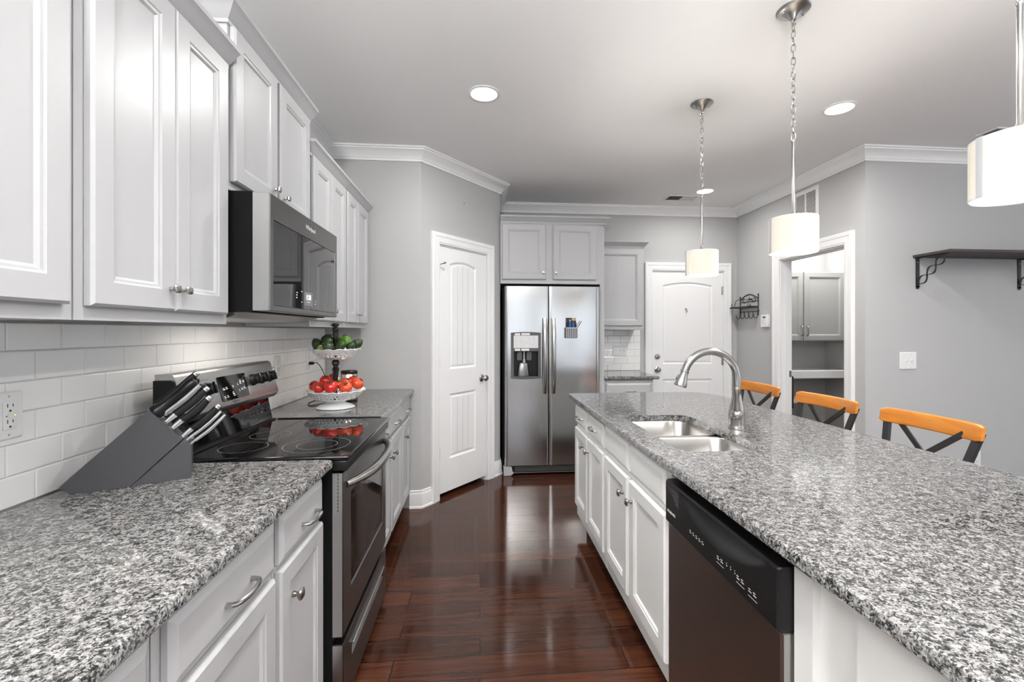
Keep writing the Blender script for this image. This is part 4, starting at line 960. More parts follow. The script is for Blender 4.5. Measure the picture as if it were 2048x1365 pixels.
# ------------------------------------------------------------------ counter stools
def stool(label, y):
    t = thing('bar_stool', label, 'stool', (1.70, y, 0), 0, 'bar stools along the island')
    def W(p): return Vector((1.70 + p[0], y + p[1], p[2]))
    mb = MB(); mb.loft([[W((a, b, z)) for a, b in rr(-0.20 + i, 0.18 - i, -0.205 + i, 0.205 - i, 0.05, 5)] for i, z in ((0.008, 0.615), (0.0, 0.622), (0.0, 0.645), (0.010, 0.652))]); mb.build('seat', M['orange'], t)
    for sx, sy in ((1, 1), (1, -1), (-1, 1), (-1, -1)):
        a = W((0.205 if sx > 0 else -0.225, sy * 0.205, 0.0)); b = W((0.155 if sx > 0 else -0.17, sy * 0.165, 0.616))
        MB().loft([[p + Vector((i, j, 0)) for i, j in ((-0.013, -0.013), (0.013, -0.013), (0.013, 0.013), (-0.013, 0.013))] for p in (a, b)]).build('leg', M['blackm'], t, smooth=False)
    for sy in (1, -1):
        P = [W((0.160, sy * 0.163, 0.600)), W((0.172, sy * 0.166, 0.72)), W((0.196, sy * 0.180, 0.84)), W((0.226, sy * 0.200, 0.955))]
        MB().loft([[p + Vector((i, j, 0)) for i, j in ((-0.008, -0.015), (0.008, -0.015), (0.008, 0.015), (-0.008, 0.015))] for p in P]).build('back_post', M['blackm'], t, smooth=False)
    for s in (1, -1):
        a = W((0.222, s * 0.148, 0.945)); b = W((0.170, -s * 0.150, 0.690))
        d = (b - a).normalized(); n = Vector((1, 0, 0)); u = d.cross(n).normalized(); n = u.cross(d)
        MB().loft([[p + u * i + n * (j + s * 0.0045) for i, j in ((-0.011, -0.004), (0.011, -0.004), (0.011, 0.004), (-0.011, 0.004))] for p in (a, b)]).build('cross_brace', M['blackm'], t, smooth=False)
    mb = MB(); rings = []
    for k in range(21):
        q = -1 + 2 * k / 20; yy = 0.222 * q; xx = 0.238 - 0.030 * q * q + 0.004; tilt = 0.014
        hs = 1.0 if abs(q) < 0.95 else 0.80
        zc = 0.958; hh = 0.033 * hs; th = 0.0125 if abs(q) < 0.97 else 0.008
        rings.append([W((xx + a + (b / 0.033) * tilt * 0.5, yy, zc + b)) for a, b in rr(-th, th, -hh, hh, 0.0075, 3)])
    mb.loft(rings); mb.build('top_rail', M['orange'], t, angle=50)
    for z, x0 in ((0.20, -0.215), (0.30, 0.185)): MB().box(1.70 + x0 - 0.009, 1.70 + x0 + 0.009, y - 0.188, y + 0.188, z, z + 0.018).build('foot_rail', M['blackm'], t, smooth=False)
    return t
stool('orange-wood and black metal bar stool farthest away, partly behind the faucet', 2.985)
stool('middle orange-wood and black metal bar stool in front of the laundry doorway', 2.374)
stool('nearest orange-wood and black metal bar stool, in front of the plain grey wall', 1.790)

# ------------------------------------------------------------------ pendant lamps
def pendant_proto(label, x, y):
    t = thing('pendant_lamp', label, 'lamp', (x, y, CEIL), 0, 'drum pendants over the island')
    Z = CEIL
    MB().lathe([(0.066, Z - 0.0005), (0.067, Z - 0.004), (0.063, Z - 0.008), (0.052, Z - 0.012), (0.038, Z - 0.019), (0.025, Z - 0.030), (0.014, Z - 0.042), (0.009, Z - 0.048), (0.005, Z - 0.050)], (x, y, 0), 36).build('ceiling_canopy', M['steel'], t)
    mb = MB()
    for s in (1, -1): mb.lathe([(0.004, 0), (0.004, 0.004), (0.002, 0.006)], (x + s * 0.045, y, Z - 0.022), 8)
    mb.build('canopy_screw', M['nickel'], t)
    mb = MB(); mb.tube([(x + 0.010 * math.cos(a), y, Z - 0.060 + 0.010 * math.sin(a)) for a in [2 * PI * k / 14 for k in range(14)]], 0.0026, 6, closed=True)
    mb.build('hanging_loop', M['nickel'], t)
    mb = MB(); z = Z - 0.066; top, bot = Z - 0.064, 2.178; n = 17; pitch = (top - bot) / n; L = pitch * 0.5 + 0.0036; wd = 0.0078
    for k in range(n):
        zc = top - pitch * (k + 0.5); ang = math.radians(20 + (90 if k % 2 else 0) + 9 * k)
        pts = []
        for q in range(16):
            a = 2 * PI * q / 16; u = wd * math.copysign(abs(math.cos(a)) ** 0.7, math.cos(a)); v = L * math.copysign(abs(math.sin(a)) ** 0.8, math.sin(a))
            pts.append((x + u * math.cos(ang), y + u * math.sin(ang), zc + v))
        mb.tube(pts, 0.0021, 6, closed=True)
    mb.build('chain', M['nickel'], t)
    MB().lathe([(0.004, 2.180), (0.0075, 2.176), (0.0075, 2.166), (0.0062, 2.164), (0.0062, 1.872), (0.009, 1.868), (0.012, 1.858), (0.028, 1.850), (0.030, 1.846), (0.004, 1.846)], (x, y, 0), 16).build('stem', M['nickel'], t)
    MB().lathe([(0.013, 1.846), (0.015, 1.842), (0.015, 1.800), (0.010, 1.796)], (x, y, 0), 14).build('lamp_socket', M['white'], t)
    mb = MB(); r = 0.094; rings = []
    mb.lathe([(r, 1.690), (r, 1.838), (r - 0.0012, 1.838), (r - 0.0012, 1.690), (r, 1.690)], (x, y, 0), 64, cap=False)
    sh = mb.build('lamp_shade', M['shade'], t)
    mb = MB(); mb.lathe([(r + 0.0006, 1.689), (r + 0.0006, 1.695), (r - 0.002, 1.695), (r - 0.002, 1.689), (r + 0.0006, 1.689)], (x, y, 0), 64, cap=False)
    mb.build('shade_trim', M['enamel'], t); mb = MB(); mb.lathe([(r + 0.0005, 1.835), (r + 0.0005, 1.839), (r - 0.002, 1.839), (r - 0.002, 1.835), (r + 0.0005, 1.835)], (x, y, 0), 64, cap=False)
    mb.build('shade_trim', M['enamel'], t)
    MB().lathe([(r - 0.003, 1.6905), (r - 0.003, 1.693)], (x, y, 0), 48).build('diffuser', M['diffuser'], t, angle=20)
    a0 = math.radians(170); mb = MB(); rings = []
    for k in range(5):
        a = a0 - 0.09 + 0.18 * k / 4; rings.append([Vector((x + q * math.cos(a), y + q * math.sin(a), zz)) for q, zz in ((r + 0.0008, 1.688), (r + 0.0022, 1.688), (r + 0.0022, 1.840), (r + 0.0008, 1.840))])
    mb.loft(rings); mb.build('shade_band', M['band'], t, smooth=False)
    return t
P0 = pendant_proto('farthest of three drum pendants, hanging in front of the far white door', 1.345, 2.659)
for y, lb in ((1.847, 'middle drum pendant hanging in front of the laundry doorway trim'), (1.020, 'nearest drum pendant, cut off by the right edge of the photo')):
    c = copy_tree(P0); c.location = (1.345, y, CEIL); c['label'] = lb
for y in (2.659, 1.847, 1.020):
    point('pendant_bulb', (1.345, y, 1.752), 9.0, 0.028, (1.0, 0.955, 0.90))

# ------------------------------------------------------------------ ceiling and wall fittings
LB = {0: 'recessed ceiling light above the aisle nearest the pantry wall', 1: 'recessed ceiling light right of the middle pendant chain', 2: 'small far recessed ceiling light right beside the farthest pendant chain'}
for i, (x, y) in enumerate(DOWNLIGHTS):
    if i > 2: break
    t = thing('recessed_light', LB[i], 'light', (x, y, CEIL))
    MB().lathe([(0.092, CEIL - 0.0005), (0.093, CEIL - 0.005), (0.078, CEIL - 0.008), (0.072, CEIL - 0.003), (0.072, CEIL - 0.0005), (0.092, CEIL - 0.0005)], (x, y, 0), 40, cap=False).build('trim_ring', M['white'], t)
    MB().lathe([(0.0715, CEIL - 0.004), (0.0715, CEIL - 0.002)], (x, y, 0), 40).build('lens', M['downlight'], t, angle=20)
def ceil_vent(label, x0, x1, y0, y1):
    t = thing('ceiling_vent', label, 'vent', ((x0 + x1) / 2, (y0 + y1) / 2, CEIL)); z = CEIL
    mb = MB(); b = 0.018
    mb.box(x0, x1, y0, y0 + b, z - 0.007, z - 0.0004).box(x0, x1, y1 - b, y1, z - 0.007, z - 0.0004).box(x0, x0 + b, y0 + b, y1 - b, z - 0.007, z - 0.0004).box(x1 - b, x1, y0 + b, y1 - b, z - 0.007, z - 0.0004)
    mb.build('vent_frame', M['white'], t, smooth=False)
    MB().box(x0 + b, x1 - b, y0 + b, y1 - b, z - 0.0015, z - 0.0005).build('vent_backing', M['slot'], t, smooth=False)
    mb = MB(); n = int((x1 - x0 - 2 * b) / 0.013); xm = (x0 + x1) / 2
    for k in range(n):
        x = x0 + b + (k + 0.5) * (x1 - x0 - 2 * b) / n; s = 1 if x > xm else -1
        mb.loft([[Vector((x + s * a, yy, z - 0.0015 - h)) for a, h in ((-0.004, 0), (-0.003, 0), (0.0035, 0.0052), (0.0025, 0.0052))] for yy in (y0 + b, y1 - b)])
    mb.build('vent_slat', M['white'], t, smooth=False)
ceil_vent('slatted ceiling vent near the far wall above the refrigerator side', 1.915, 2.245, 4.47, 4.65)
ceil_vent('small ceiling vent on the right behind the nearest pendant shade', 3.495, 3.66, 2.78, 2.92)
t = thing('air_return_grille', 'white louvred air return grille high on the wall over the laundry doorway', 'vent', (XR, 3.84, 2.44))
G = FNX(4.000, 2.272, XR - 0.0005); mb = MB(); gw, gh, b = 0.315, 0.352, 0.030
mb.box(0, gw, 0, b, 0, 0.008, mat=G).box(0, gw, gh - b, gh, 0, 0.008, mat=G).box(0, b, b, gh - b, 0, 0.008, mat=G).box(gw - b, gw, b, gh - b, 0, 0.008, mat=G).box(gw / 2 - 0.006, gw / 2 + 0.006, b, gh - b, 0, 0.008, mat=G)
mb.build('grille_frame', M['white'], t, smooth=False)
MB().box(b, gw - b, b, gh - b, 0.0002, 0.0008, mat=G).build('grille_backing', M['slot'], t, smooth=False)
mb = MB()
for k in range(22):
    v0 = b + 0.004 + k * (gh - 2 * b) / 22
    for a, c in ((b, gw / 2 - 0.006), (gw / 2 + 0.006, gw - b)):
        mb.loft([[G @ Vector((u, v0 + p, d)) for p, d in ((0.0, 0.0068), (0.0015, 0.0075), (0.0095, 0.0015), (0.0080, 0.0010))] for u in (a, c)])
mb.build('grille_slat', M['white'], t, smooth=False)
def plate(name, label, cat, m, w, h, kind, screws=True):
    """wall plate centred on the frame m"""
    t = thing(name, label, cat, m.translation)
    mb = MB(); mb.loft([[m @ Vector((a, b, d)) for a, b in rr(-w / 2 + i, w / 2 - i, -h / 2 + i, h / 2 - i, 0.004, 3)] for i, d in ((0, 0.0003), (0, 0.003), (0.004, 0.006))]); mb.build('cover_plate', M['white'], t, angle=30)
    if kind[0] == 'toggle':
        n = kind[1]
        for k in range(n):
            u = (k - (n - 1) / 2) * 0.046
            mb = MB(); mb.box(u - 0.006, u + 0.006, -0.013, 0.013, 0.0059, 0.0068, mat=m); mb.loft([[m @ Vector((u + a, b, d)) for a, b in ((-0.0045, lo), (0.0045, lo), (0.0045, hi), (-0.0045, hi))] for lo, hi, d in ((-0.006, 0.010, 0.0066), (0.002, 0.010, 0.017))])
            mb.build('toggle_switch', M['white'], t, smooth=False)
    if kind[0] in ('gfci', 'duplex'):
        if kind[0] == 'gfci':
            mb = MB(); mb.loft([[m @ Vector((a, b, d)) for a, b in rr(-0.0165 + i, 0.0165 - i, -0.034 + i, 0.034 - i, 0.002, 2)] for i, d in ((0, 0.0055), (0, 0.0085), (0.001, 0.009))]); f = mb.build('receptacle', M['white'], t, angle=30); d0 = 0.0091
        else:
            mb = MB()
            for s in (1, -1): mb.loft([[m @ Vector((a, b + s * 0.0195, d)) for a, b in rr(-0.0165, 0.0165, -0.014, 0.014, 0.008, 4)] for d in (0.0055, 0.0075)])
            f = mb.build('receptacle', M['white'], t, angle=30); d0 = 0.0076
        mb = MB()
        for s in (1, -1):
            c = s * 0.0195
            mb.box(-0.0075, -0.0055, c + 0.001, c + 0.010, d0, d0 + 0.0003, mat=m).box(0.0055, 0.0075, c + 0.002, c + 0.009, d0, d0 + 0.0003, mat=m)
            mb.loft([[m @ Vector((a, b, d)) for a, b in rr(-0.0026, 0.0026, c - 0.010, c - 0.005, 0.002, 3)] for d in (d0, d0 + 0.0003)])
        if kind[0] == 'gfci': mb.box(-0.0105, -0.0075, -0.002, 0.001, d0, d0 + 0.0003, mat=m)
        mb.build('plug_slots', M['slot'], t, smooth=False)
        if kind[0] == 'gfci':
            mb = MB(); mb.box(-0.005, 0.008, 0.001, 0.006, d0, d0 + 0.0012, mat=m).box(-0.005, 0.008, -0.006, -0.001, d0, d0 + 0.0012, mat=m); mb.build('test_button', M['white'], f, smooth=False)
            MB().box(0.0105, 0.0128, -0.001, 0.001, d0, d0 + 0.0005, mat=m).build('indicator_light', M['led'], f, smooth=False)
    mb = MB(); n = kind[1] if kind[0] == 'toggle' else 1
    for k in range(n):
        u = (k - (n - 1) / 2) * 0.046
        for s in (1, -1): mb.lathe([(0.003, 0.0058), (0.0025, 0.0068)], (0, 0, 0), 8, mat=m @ Matrix.Translation((u, s * h * 0.40, 0)))
    mb.build('plate_screw', M['lgplastic'], t, smooth=False)
    return t
TX = XL + 0.0095
plate('power_outlet', 'white outlet with two sockets and a lit green dot, at the left photo edge', 'outlet', FX(1.2245, 1.145, TX), 0.073, 0.118, ('gfci',))
plate('power_outlet', 'white outlet on the tiles just right of the range console', 'outlet', FX(2.719, 1.154, TX), 0.075, 0.118, ('duplex',))
plate('power_outlet', 'white outlet behind the fruit stand with a black plug in it', 'outlet', FX(3.190, 1.155, TX), 0.075, 0.128, ('duplex',))
plate('power_outlet', 'white outlet low on the dining wall behind the nearest stool', 'outlet', FNY(3.850, 0.36, YD - 0.0003), 0.073, 0.118, ('duplex',))
plate('light_switch', 'white two-toggle switch plate on the plain grey right wall', 'switch', FNY(3.271, 1.126, YD - 0.0003), 0.138, 0.131, ('toggle', 2))
plate('light_switch', 'white three-toggle switch plate on the small tiled wall beside the refrigerator', 'switch', FNY(1.548, 1.140, YF - 0.0098), 0.162, 0.118, ('toggle', 3))
t = thing('thermostat', 'small white thermostat on the wall left of the laundry doorway', 'thermostat', (XR, 4.40, 1.455))
G = FNX(4.468, 1.393, XR - 0.0005)
mb = MB(); mb.loft([[G @ Vector((a, b, d)) for a, b in rr(i, 0.118 - i, i, 0.126 - i, 0.006, 3)] for i, d in ((0, 0), (0, 0.022), (0.004, 0.027))]); mb.build('thermostat_body', M['white'], t, angle=30)
MB().box(0.038, 0.080, 0.092, 0.112, 0.0271, 0.0276, mat=G).build('thermostat_display', M['gplastic'], t, smooth=False)
mb = MB()
for u, v_ in ((0.030, 0.040), (0.030, 0.052), (0.030, 0.064), (0.046, 0.072), (0.060, 0.072), (0.050, 0.046), (0.062, 0.030)): mb.box(u, u + 0.010, v_, v_ + 0.005, 0.0271, 0.028, mat=G)
mb.build('thermostat_button', M['lgplastic'], t, smooth=False)

# dark wall shelf with scroll brackets
t = thing('wall_shelf', 'dark wood wall shelf on black scroll brackets on the right wall', 'shelf', (4.1, 3.07, 1.92))
MB().box(3.311, 4.95, 2.925, YD - 0.001, 1.917, 1.936, 0.002).build('shelf_board', M['shelfwood'], t, smooth=False)
for bx in (3.350, 4.222):
    mb = MB(); mb.box(bx - 0.014, bx + 0.014, YD - 0.006, YD - 0.0005, 1.690, 1.9165)
    mb.lathe([(0.014, -0.006), (0.014, -0.0005)], (bx, YD, 1.690), 16, mat=Matrix.Rotation(-PI / 2, 4, 'X') @ Matrix.Rotation(PI, 4, 'X') if False else Matrix.Rotation(PI / 2, 4, 'X') @ Matrix.Diagonal((1, 1, -1, 1)))
    mb.box(bx - 0.014, bx + 0.014, 2.985, YD - 0.006, 1.911, 1.9165)
    a = Vector((bx, YD - 0.012, 1.715)); b = Vector((bx, 3.000, 1.905)); d = (b - a); L = d.length; d.normalize(); nrm = Vector((0, -d.z, d.y))
    for s in (1, -1):
        pts = [a + d * (L * k / 36) + nrm * (s * 0.029 * math.sin(3 * PI * k / 36)) for k in range(37)]
        mb.loft([[p + Vector((q, 0, 0)) + nrm * o_ for q, o_ in ((-0.006, -0.0025), (0.006, -0.0025), (0.006, 0.0025), (-0.006, 0.0025))] for p in pts])
    br = mb.build('bracket', M['iron'], t, angle=40)
    mb = MB()
    for z in (1.88, 1.73): mb.lathe([(0.004, 0.0058), (0.003, 0.0075)], (bx, YD, z), 8, mat=Matrix.Rotation(PI / 2, 4, 'X'))
    mb.build('bracket_screw', M['nickel'], br)
# iron key shelf
t = thing('hook_shelf', 'black wrought iron shelf with scrolls and five hooks beside the far door', 'shelf', (2.86, 4.70, 1.60))
yA, yB = 4.870, 4.540; X0 = XR - 0.006
mb = MB()
for y, zt in ((yA, 1.725), (yB, 1.735)):
    mb.tube([(X0, y, 1.520), (X0, y, zt)], 0.005, 8); mb.lathe([(0.002, -0.008), (0.0075, -0.004), (0.008, 0.002), (0.004, 0.008)], (X0, y, zt + 0.006), 10)
mb.tube([(X0, yA + (yB - yA) * k / 12, 1.698 + 0.055 * math.sin(PI * k / 12)) for k in range(13)], 0.0045, 8)
mb.tube([(X0, yA, 1.672), (X0, yB, 1.676)], 0.0035, 6)
def spiral(c, r0, r1, a0, a1, n=18): return [(X0, c[0] + (r0 + (r1 - r0) * k / n) * math.cos(a0 + (a1 - a0) * k / n), c[1] + (r0 + (r1 - r0) * k / n) * math.sin(a0 + (a1 - a0) * k / n)) for k in range(n + 1)]
for c, r, a0, a1 in (((4.80, 1.695), 0.030, -2.0, 3.2), ((4.61, 1.695), 0.030, 5.2, 0.0), ((4.72, 1.715), 0.032, -0.2, -3.4), ((4.69, 1.715), 0.030, -3.0, 0.6), ((4.715, 1.650), 0.036, PI, 2 * PI), ((4.66, 1.672), 0.040, 0.5, 3.6)):
    mb.tube(spiral(c, r, r * 0.35, a0, a1), 0.0035, 6)
mb.build('scroll_back', M['iron'], t)
mb = MB(); mb.box(2.795, X0 + 0.004, yB - 0.002, yA + 0.012, 1.604, 1.616)
for k in range(6): mb.box(2.800 + k * 0.02, 2.812 + k * 0.02, yB, yA + 0.01, 1.616, 1.620)
mb.build('shelf_plate', M['iron'], t, smooth=False)
mb = MB(); P = [(X0 - 0.002, 1.694), (X0 - 0.020, 1.705), (X0 - 0.042, 1.698), (X0 - 0.058, 1.676), (X0 - 0.062, 1.650), (X0 - 0.068, 1.628), (X0 - 0.085, 1.620), (X0 - 0.103, 1.630), (X0 - 0.104, 1.646), (X0 - 0.094, 1.652), (X0 - 0.088, 1.643)]
mb.tube([(a, yA, b) for a, b in P], 0.0035, 6); mb.build('side_scroll', M['iron'], t)
mb = MB(); mb.box(X0 - 0.002, X0 + 0.003, yB, yA, 1.560, 1.567); mb.lathe([(0.002, -0.006), (0.009, -0.002), (0.009, 0.003), (0.002, 0.007)], (X0, yB - 0.008, 1.570), 10)
mb.build('hook_rail', M['iron'], t)
for k in range(5):
    y = yA + (yB - yA) * k / 4 * 0.98 - 0.002; mb = MB()
    mb.tube([(X0 - 0.004, y, 1.565), (X0 - 0.004, y, 1.515), (X0 - 0.010, y, 1.500), (X0 - 0.024, y, 1.490), (X0 - 0.040, y, 1.496), (X0 - 0.048, y, 1.512), (X0 - 0.050, y, 1.522)], 0.0035, 6).lathe([(0.001, -0.006), (0.006, -0.002), (0.006, 0.002), (0.001, 0.006)], (X0 - 0.050, y, 1.526), 8)
    mb.build('hook', M['iron'], t)
# screw hole mark on the pantry wall
mb = MB(); mb.lathe([(0.006, 0.0), (0.007, 0.004), (0.004, 0.007)], (0, 0, 0), 10, mat=MP @ Matrix.Translation((0.490, 2.446, 0.0003)))
tag(mb.build('wall_anchor', M['nickel']), 'tiny metal anchor in the wall above the pantry door', 'anchor')

# ------------------------------------------------------------------ knife block
KO = Vector((-1.090, 1.320, 0.914)); KA = math.atan2(0.121, 0.232)
KM = Matrix.Translation(KO) @ Matrix.Rotation(KA, 4, 'Z')
t = thing('knife_block', 'slanted slate-grey knife block on the left countertop', 'knife block', KO, KA)
D = 0.082
def kprism(P, y0, y1, dz=0.0006): return MB().prism([KM @ Vector((a, y0, b + dz)) for a, b in P], KM.to_3x3() @ Vector((0, y1 - y0, 0)))
A_ = Vector((-0.022, 0.023)); B_ = Vector((0.0, 0.0)); C_ = Vector((0.124, 0.0)); D_ = Vector((0.242, 0.116)); E_ = Vector((0.164, 0.211))
kprism([A_, B_, C_ - Vector((0.0015, 0)), D_ - Vector((0.0015, -0.0012)), E_], 0, D).build('block_body', M['block'], t, smooth=False)
kprism([(0.1255, 0.0), (0.262, 0.0), (0.262, 0.094), (0.2435, 0.1155)], 0, D).build('block_wedge', M['block'], t, smooth=False)
MB().box(0.2622, 0.2630, 0.025, 0.050, 0.030, 0.055, mat=KM).build('metal_badge', M['nickel'], t, smooth=False)
KD = Vector((0.735, 0, 0.678)).normalized(); KN = Vector((-0.678, 0, 0.735)).normalized()   # along the handles / across them
def kpt(s, y, along=0.0, across=0.0):
    """s runs down the slanted face from its top edge"""
    f = E_ + (Vector((0.263, 0.094)) - E_) * s
    return KM @ (Vector((f.x, y, f.y + 0.0006)) + KD * along + KN * across)
yv = KM.to_3x3() @ Vector((0, 1, 0)); kn = KM.to_3x3() @ KN; kd = KM.to_3x3() @ KD
def knife(name, label, cat, s, y, L, w, th, steel_end=True, bolster=True, mat='black'):
    t = thing(name, label, cat, kpt(s, y), 0, 'knives in the block')
    def ring(a, hw, ht, ac=0.0): return [kpt(s, y, a, ac) + kn * p + yv * q for p, q in rr(-hw, hw, -ht, ht, min(hw, ht) * 0.7, 3)]
    MB().loft([ring(-0.012, w * 0.55, th * 0.2), ring(0.014, w * 0.55, th * 0.2)]).build('blade', M['chrome'], t, smooth=False)
    st = 0.014
    if bolster:
        MB().loft([ring(0.004, w * 0.7, th * 0.7), ring(0.022, w * 0.8, th * 0.85), ring(0.032, w * 0.88, th * 0.95)]).build('bolster', M['chrome'], t); st = 0.032
    e = L - (0.012 if steel_end else 0)
    prof = [(0, 0.92), (0.12, 0.98), (0.35, 1.05), (0.6, 1.08), (0.82, 1.0), (0.95, 0.92), (1.0, 0.86)]
    MB().loft([ring(st + (e - st) * q, w * k, th * (0.95 + 0.1 * math.sin(PI * q)), -0.004 * math.sin(PI * q)) for q, k in prof]).build('handle', M[mat], t)
    if steel_end: MB().loft([ring(e - 0.0005, w * 0.86, th * 0.95), ring(e + 0.008, w * 0.80, th * 0.90), ring(L, w * 0.6, th * 0.7)]).build('end_cap', M['chrome'], t)
    return t
knife('knife', 'large black-handled knife at the back of the block top row', 'knife', 0.02, 0.060, 0.150, 0.0105, 0.0085, True, False)
t = thing('sharpening_steel', 'thick black-handled sharpening rod with a flared collar in the knife block', 'sharpener', kpt(0.10, 0.022), 0)
SK = KM @ Matrix.Translation(Vector((E_.x + 0.010, 0.020, E_.y - 0.012))) @ KD.to_track_quat('Z', 'Y').to_matrix().to_4x4()
MB().lathe([(0.012, -0.004), (0.0215, 0.002), (0.022, 0.012), (0.016, 0.022), (0.0115, 0.036), (0.0125, 0.065), (0.0150, 0.100), (0.0145, 0.122), (0.010, 0.132)], (0, 0, 0), 18, mat=SK).build('handle', M['black'], t)
knife('bread_knife', 'all-steel pale handled knife near the top of the block', 'knife', 0.225, 0.020, 0.130, 0.0095, 0.007, False, False, 'nickel')
knife('knife', 'black-handled knife with steel tip, upper middle of the block', 'knife', 0.36, 0.018, 0.142, 0.0105, 0.0085)
knife('knife', 'black-handled knife directly below the upper middle one in the block', 'knife', 0.52, 0.018, 0.128, 0.0105, 0.0085)
knife('knife', 'short black-handled knife tucked behind the middle rows of the block', 'knife', 0.56, 0.052, 0.118, 0.0100, 0.0080, True, False)
knife('paring_knife', 'black-handled knife with steel tip in the lower row of the block', 'knife', 0.76, 0.018, 0.128, 0.0095, 0.008)
knife('steak_knife', 'slim steel-edged knife second from the bottom of the block', 'knife', 0.86, 0.016, 0.118, 0.0055, 0.006, False, False, 'chrome')
knife('steak_knife', 'lowest slim steel-edged knife in the block', 'knife', 0.965, 0.016, 0.118, 0.0055, 0.006, False, False, 'chrome')
knife('steak_knife', 'black slim knife behind the lowest steel-edged ones', 'knife', 0.92, 0.050, 0.112, 0.0070, 0.006, False, False, 'black')
t = thing('kitchen_scissors', 'black-handled kitchen scissors standing at the back of the knife block', 'scissors', kpt(0.22, 0.062), 0)
sp_ = lambda a, ac: kpt(0.22, 0.062, a, ac)
mb = MB()
for s in (1, -1): mb.tube([sp_(0.105, 0.014 * s) + kd * (0.030 * math.cos(q)) + kn * (0.011 * math.sin(q)) for q in [2 * PI * k / 18 for k in range(18)]], 0.0042, 6, closed=True)
mb.tube([sp_(-0.004, 0.0), sp_(0.078, 0.010)], 0.005, 6).tube([sp_(-0.004, 0.002), sp_(0.078, -0.010)], 0.005, 6)
mb.build('scissor_handle', M['black'], t)

# ------------------------------------------------------------------ two-tier fruit stand
FC = Vector((-0.825, 2.697, 0.0)); Zc = 0.914
t = thing('fruit_stand', 'two-tier white pierced metal fruit stand with black turned posts', 'fruit stand', (FC.x, FC.y, Zc))
MB().lathe([(0.100, Zc + 0.0005), (0.105, Zc + 0.003), (0.104, Zc + 0.007), (0.085, Zc + 0.017), (0.062, Zc + 0.026), (0.052, Zc + 0.032), (0.050, Zc + 0.040), (0.02, Zc + 0.041)], FC, 48).build('foot', M['enamel'], t)
def pierced_bowl(name, rb, zb, rt, zt, n, lip):
    """scalloped bowl whose wall is pierced by two rows of teardrop holes"""
    mb = MB(); bm = mb.bm
    def S(a, v):                         # a in sectors, v 0..1 up the wall
        r = rb + (rt - rb) * (v ** 0.52); z = zb + (zt - zb) * v
        th = 2 * PI * a / n; return Vector((FC.x + r * math.cos(th), FC.y + r * math.sin(th), z))
    cache = {}
    def vert(a, v):
        k = (round((a % n) * 64), round(v * 4096))
        if k not in cache: cache[k] = bm.verts.new(S(a, v))
        return cache[k]
    def band(v0, v1, sub=1):
        for i in range(n * 4):
            a0, a1 = i / 4, (i + 1) / 4; bm.faces.new((vert(a0, v0), vert(a1, v0), vert(a1, v1), vert(a0, v1)))
    def holes(v0, v1, off, hw, tear=True):
        for i in range(n):
            a0 = i + off; vm = (v0 + v1) / 2
            outer = [(a0, v0), (a0 + .25, v0), (a0 + .5, v0), (a0 + .75, v0), (a0 + 1, v0), (a0 + 1, vm), (a0 + 1, v1), (a0 + .75, v1), (a0 + .5, v1), (a0 + .25, v1), (a0, v1), (a0, vm)]
            c = (a0 + .5, vm); hv = (v1 - v0) / 2 * 0.86; inner = []
            for (u, v_) in outer:
                ang = math.atan2((v_ - vm) / (v1 - v0), (u - c[0])); y = math.sin(ang); x = math.cos(ang)
                wd = hw * (1 - 0.45 * y if tear else 1); inner.append((c[0] + x * wd, vm + y * hv))
            ov = [vert(*p) for p in outer]; iv = [bm.verts.new(S(*p)) for p in inner]
            for k in range(12): bm.faces.new((ov[k], ov[(k + 1) % 12], iv[(k + 1) % 12], iv[k]))
    band(0.0, 0.24); holes(0.24, 0.50, 0.0, 0.27); holes(0.50, 0.68, 0.5, 0.20); band(0.68, 0.86)
    # rim with scallops
    m_ = n * 4
    top = [[], []]
    for i in range(m_):
        a = i / 4; sc_ = abs(math.sin(PI * a * lip / n)); p = S(a, 1.0); th = 2 * PI * a / n
        d = Vector((math.cos(th), math.sin(th), 0)); top[0].append(bm.verts.new(p + d * (0.002) + Vector((0, 0, 0.007 * sc_ - 0.005)))); top[1].append(bm.verts.new(p + d * 0.003 + Vector((0, 0, 0.007 * sc_ - 0.007))))
    for i in range(m_):
        j = (i + 1) % m_; bm.faces.new((vert(i / 4, 0.86), vert((i + 1) / 4, 0.86), top[0][j], top[0][i])); bm.faces.new((top[0][i], top[0][j], top[1][j], top[1][i]))
    cv = bm.verts.new((FC.x, FC.y, zb))
    for i in range(m_): bm.faces.new((vert((i + 1) / 4, 0.0), vert(i / 4, 0.0), cv))
    o = mb.build(name, M['enamel'], t, angle=60)
    so = o.modifiers.new('thickness', 'SOLIDIFY'); so.thickness = 0.0018; so.offset = 1
    return o
pierced_bowl('lower_bowl', 0.070, Zc + 0.0412, 0.160, 1.016, 36, 16)
pierced_bowl('upper_bowl', 0.052, 1.190, 0.134, 1.250, 32, 14)
MB().lathe([(0.012, Zc + 0.042), (0.020, Zc + 0.046), (0.0115, Zc + 0.06), (0.0105, Zc + 0.09), (0.0125, 1.06), (0.0165, 1.10), (0.0150, 1.118), (0.019, 1.128), (0.0195, 1.138), (0.014, 1.146), (0.0145, 1.156), (0.021, 1.164), (0.0215, 1.176), (0.017, 1.184), (0.010, 1.189)], FC, 24).build('lower_post', M['post'], t)
MB().lathe([(0.014, 1.1925), (0.014, 1.20), (0.010, 1.22), (0.0105, 1.26), (0.0125, 1.30), (0.0165, 1.338), (0.0155, 1.350), (0.0185, 1.358), (0.0185, 1.366), (0.013, 1.372), (0.0135, 1.380), (0.019, 1.385), (0.0195, 1.392), (0.014, 1.398), (0.005, 1.3985)], FC, 24).build('upper_post', M['post'], t)
